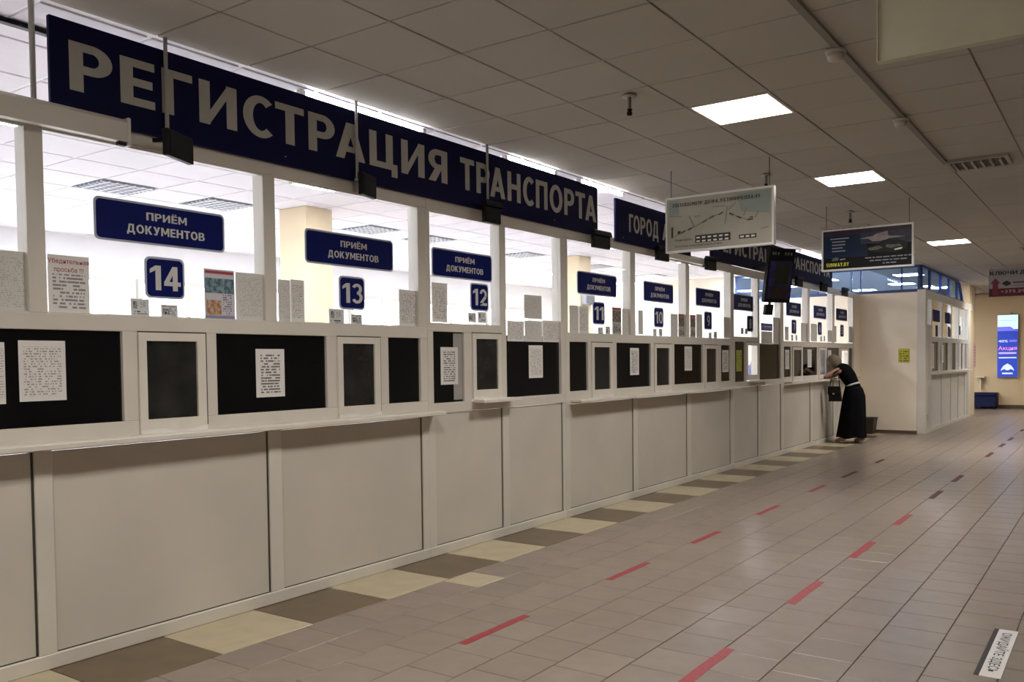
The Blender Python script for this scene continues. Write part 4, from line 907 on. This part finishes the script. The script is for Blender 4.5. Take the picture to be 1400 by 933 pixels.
E_ = [('pel', 'waist'), ('waist', 'chest'), ('chest', 'neckb'), ('neckb', 'neck'), ('neck', 'head'), ('head', 'crown'), ('head', 'chin')]
for s, foot in ((-1, (.30, 15.86)), (1, (.58, 16.03))):
    n = 'n' if s < 0 else 'f'
    J.update({n+'hip': ((.47, PYW+s*.09, .86), .09), n+'knee': (((.46+foot[0])/2, PYW+s*.09, .47), .06), n+'ank': ((foot[0]+.03, foot[1], .09), .036), n+'heel': ((foot[0]+.05, foot[1], .045), .032), n+'toe': ((foot[0]-.13, foot[1]-.01, .03), .028)})
    E_ += [('pel', n+'hip'), (n+'hip', n+'knee'), (n+'knee', n+'ank'), (n+'ank', n+'heel'), (n+'ank', n+'toe')]
    y0 = PYW+s*.17
    J.update({n+'sho': ((.27, y0, 1.29), .058), n+'elb': ((.055, PYW+s*.23, 1.172), .04), n+'wri': ((.05, PYW+s*.06, 1.165), .026), n+'palm': ((.045, PYW+s*.015+.0, 1.165 if s < 0 else 1.20), .028)})
    E_ += [('chest', n+'sho'), (n+'sho', n+'elb'), (n+'elb', n+'wri'), (n+'wri', n+'palm')]
    for k in range(4):
        fx = .018+.018*k; zz = 1.165 if s < 0 else 1.20; L_ = (.05, .062, .066, .056)[k]
        J[n+'f%da' % k] = ((fx+.005, PYW-s*.02, zz+.004), .009); J[n+'f%db' % k] = ((fx, PYW-s*(.02+L_*.6), zz-.002), .008); J[n+'f%dc' % k] = ((fx, PYW-s*(.02+L_), zz-.012), .007)
        E_ += [(n+'palm', n+'f%da' % k), (n+'f%da' % k, n+'f%db' % k), (n+'f%db' % k, n+'f%dc' % k)]
    J[n+'ta'] = ((.085, PYW+s*.01, 1.175 if s < 0 else 1.21), .010); J[n+'tb'] = ((.10, PYW-s*.025, 1.17 if s < 0 else 1.205), .008)
    E_ += [(n+'palm', n+'ta'), (n+'ta', n+'tb')]
skinned('body', J, E_, 'pel', SKIN, person)
# head with a face
def ell(name, c, r, m, parent, rot=0.0, n=16):
    bm = bmesh.new(); bmesh.ops.create_uvsphere(bm, u_segments=n, v_segments=n//2+2, radius=1)
    bmesh.ops.scale(bm, vec=r, verts=bm.verts); bmesh.ops.rotate(bm, verts=bm.verts, cent=(0, 0, 0), matrix=Matrix.Rotation(rot, 3, 'Y'))
    for f in bm.faces: f.smooth = True
    me = bpy.data.meshes.new(name); bm.to_mesh(me); bm.free(); return link(name, me, m, parent, Vector(c)-wloc(parent))
HC = Vector((.125, PYW, 1.425)); TILT = math.radians(-28)
hd = ell('face', HC, (.088, .074, .112), SKIN, person, TILT)
def hp(dx, dy, dz):
    v = Matrix.Rotation(TILT, 3, 'Y') @ Vector((dx, dy, dz)); return HC+v
for s in (-1, 1):
    ell('eye', hp(-.078, s*.03, .012), (.010, .014, .009), mat('eye_white', (.6, .58, .55), .3), hd); ell('ear', hp(.005, s*.074, -.005), (.02, .01, .03), SKIN, hd)
ell('nose', hp(-.092, 0, -.012), (.016, .012, .022), SKIN, hd); ell('mouth', hp(-.080, 0, -.052), (.008, .024, .007), mat('lips', (.35, .12, .1), .5), hd)
hv, hf = [], []
bm = bmesh.new(); bmesh.ops.create_uvsphere(bm, u_segments=28, v_segments=18, radius=1)
for v in bm.verts:
    d = v.co.copy(); back = max(0, d.x)
    v.co = Vector((d.x*(.100+.02*back)+.012, d.y*(.092+.012*max(0, -d.z)), d.z*(.128 if d.z > 0 else .155)+.008))
    v.co *= 1+.035*math.sin(d.y*22+d.z*9)*(.5+.5*back)
cut = [f for f in bm.faces if f.calc_center_median().x < -.045 and f.calc_center_median().z < .045]
bmesh.ops.delete(bm, geom=cut, context='FACES'); bmesh.ops.rotate(bm, verts=bm.verts, cent=(0, 0, 0), matrix=Matrix.Rotation(TILT, 3, 'Y'))
for f in bm.faces: f.smooth = True
me = bpy.data.meshes.new('hair'); bm.to_mesh(me); bm.free(); link('hair', me, HAIR, person, HC-wloc(person))
# dress: bodice follows the bent back, skirt hangs to the ankles
def ring(c, a, b_, tilt):
    ct, st = math.cos(tilt), math.sin(tilt); return (c, (a*ct, 0, a*st), (0, b_, 0))
bod = [ring((.455, PYW, .985), .125, .165, .25), ring((.43, PYW, 1.06), .115, .150, .45), ring((.385, PYW, 1.15), .13, .165, .6), ring((.325, PYW, 1.235), .135, .185, .75), ring((.275, PYW, 1.30), .115, .205, .85), ring((.235, PYW, 1.345), .075, .15, .9), ring((.215, PYW, 1.36), .058, .075, .9)]
loft('bodice', bod, DRESS, person)
def skirt(name):
    n, vs, fs = 48, [], []; prof = [(1.03, .445, .115, .150), (.95, .465, .150, .185), (.82, .47, .185, .215), (.6, .455, .205, .235), (.35, .435, .225, .255), (.16, .42, .245, .27), (.10, .415, .25, .275)]
    for (z, cx, a, b_) in prof:
        amp = .02*(1.03-z)
        for k in range(n):
            an = 2*math.pi*k/n; f = 1+amp*math.sin(7*an)/a*.6+amp*.5*math.sin(13*an+1)/a*.5
            vs.append((cx+a*f*math.cos(an), PYW+b_*f*math.sin(an), z+.012*math.sin(5*an)*(1 if z < .2 else 0)))
    for i in range(len(prof)-1):
        for k in range(n): a0 = i*n+k; a1 = i*n+(k+1) % n; fs.append((a0, a0+n, a1+n, a1))
    raw(name, vs, fs, DRESS, person, True)
skirt('skirt')
for s in (-1, 1):
    loft('sleeve', [((.29, PYW+s*.13, 1.30), (.06, 0, .04), (.0, .05, .05)), ((.235, PYW+s*.19, 1.268), (.05, 0, .045), (.02, .05, .03)), ((.185, PYW+s*.205, 1.243), (.042, 0, .045), (.02, .045, .03))], DRESS, person, 16)
loft('belt', [ring((.449, PYW, 1.01), .126, .164, .33), ring((.441, PYW, 1.035), .124, .160, .38)], WBELT, person, 32)
for foot in ((.30, 15.86), (.58, 16.03)):
    raw('sandal_sole', [(foot[0]+.09, foot[1]-.03, 0), (foot[0]+.09, foot[1]+.03, 0), (foot[0]-.17, foot[1]+.042, 0), (foot[0]-.17, foot[1]-.042, 0), (foot[0]+.09, foot[1]-.03, .022), (foot[0]+.09, foot[1]+.03, .022), (foot[0]-.17, foot[1]+.042, .012), (foot[0]-.17, foot[1]-.042, .012)],
        [(0, 1, 2, 3), (7, 6, 5, 4), (0, 4, 5, 1), (1, 5, 6, 2), (2, 6, 7, 3), (3, 7, 4, 0)], SAND, person)
    loft('sandal_strap', [((foot[0]-.08, foot[1], .035), (0, .036, 0), (.005, 0, .035)), ((foot[0]-.05, foot[1], .045), (0, .037, 0), (.005, 0, .042))], SAND, person, 14)
# handbag on the forearm
hb = thing('handbag', 'black handbag hanging in front of the leaning woman', 'bag', (.215, 15.66, .74))
LEA = mat('black_leather', (.006, .006, .006), .5, .25)
raw('body', [(.13, 15.60, .74), (.33, 15.60, .74), (.33, 15.72, .74), (.13, 15.72, .74), (.12, 15.63, 1.0), (.31, 15.63, 1.0), (.31, 15.69, 1.0), (.12, 15.69, 1.0)], [(3, 2, 1, 0), (4, 5, 6, 7), (0, 1, 5, 4), (1, 2, 6, 5), (2, 3, 7, 6), (3, 0, 4, 7)], LEA, hb)
box('flap', .115, .32, 15.595, 15.632, .86, 1.005, LEA, hb, .005); box('clasp', .20, .23, 15.588, 15.596, .86, .885, METAL, hb, .002)
tube('strap', [(.135, 15.66, 1.0), (.15, 15.68, 1.12), (.19, 15.72, 1.215), (.245, 15.745, 1.25), (.27, 15.72, 1.19), (.29, 15.68, 1.08), (.30, 15.66, 1.0)], .008, LEA, hb, 8)
tag(box('paper_form', .012, .11, 15.86, 16.10, 1.1305, 1.1335, mat('white_form', (.8, .8, .78), .6)), 'white paper form on the shelf under the woman', 'paper')
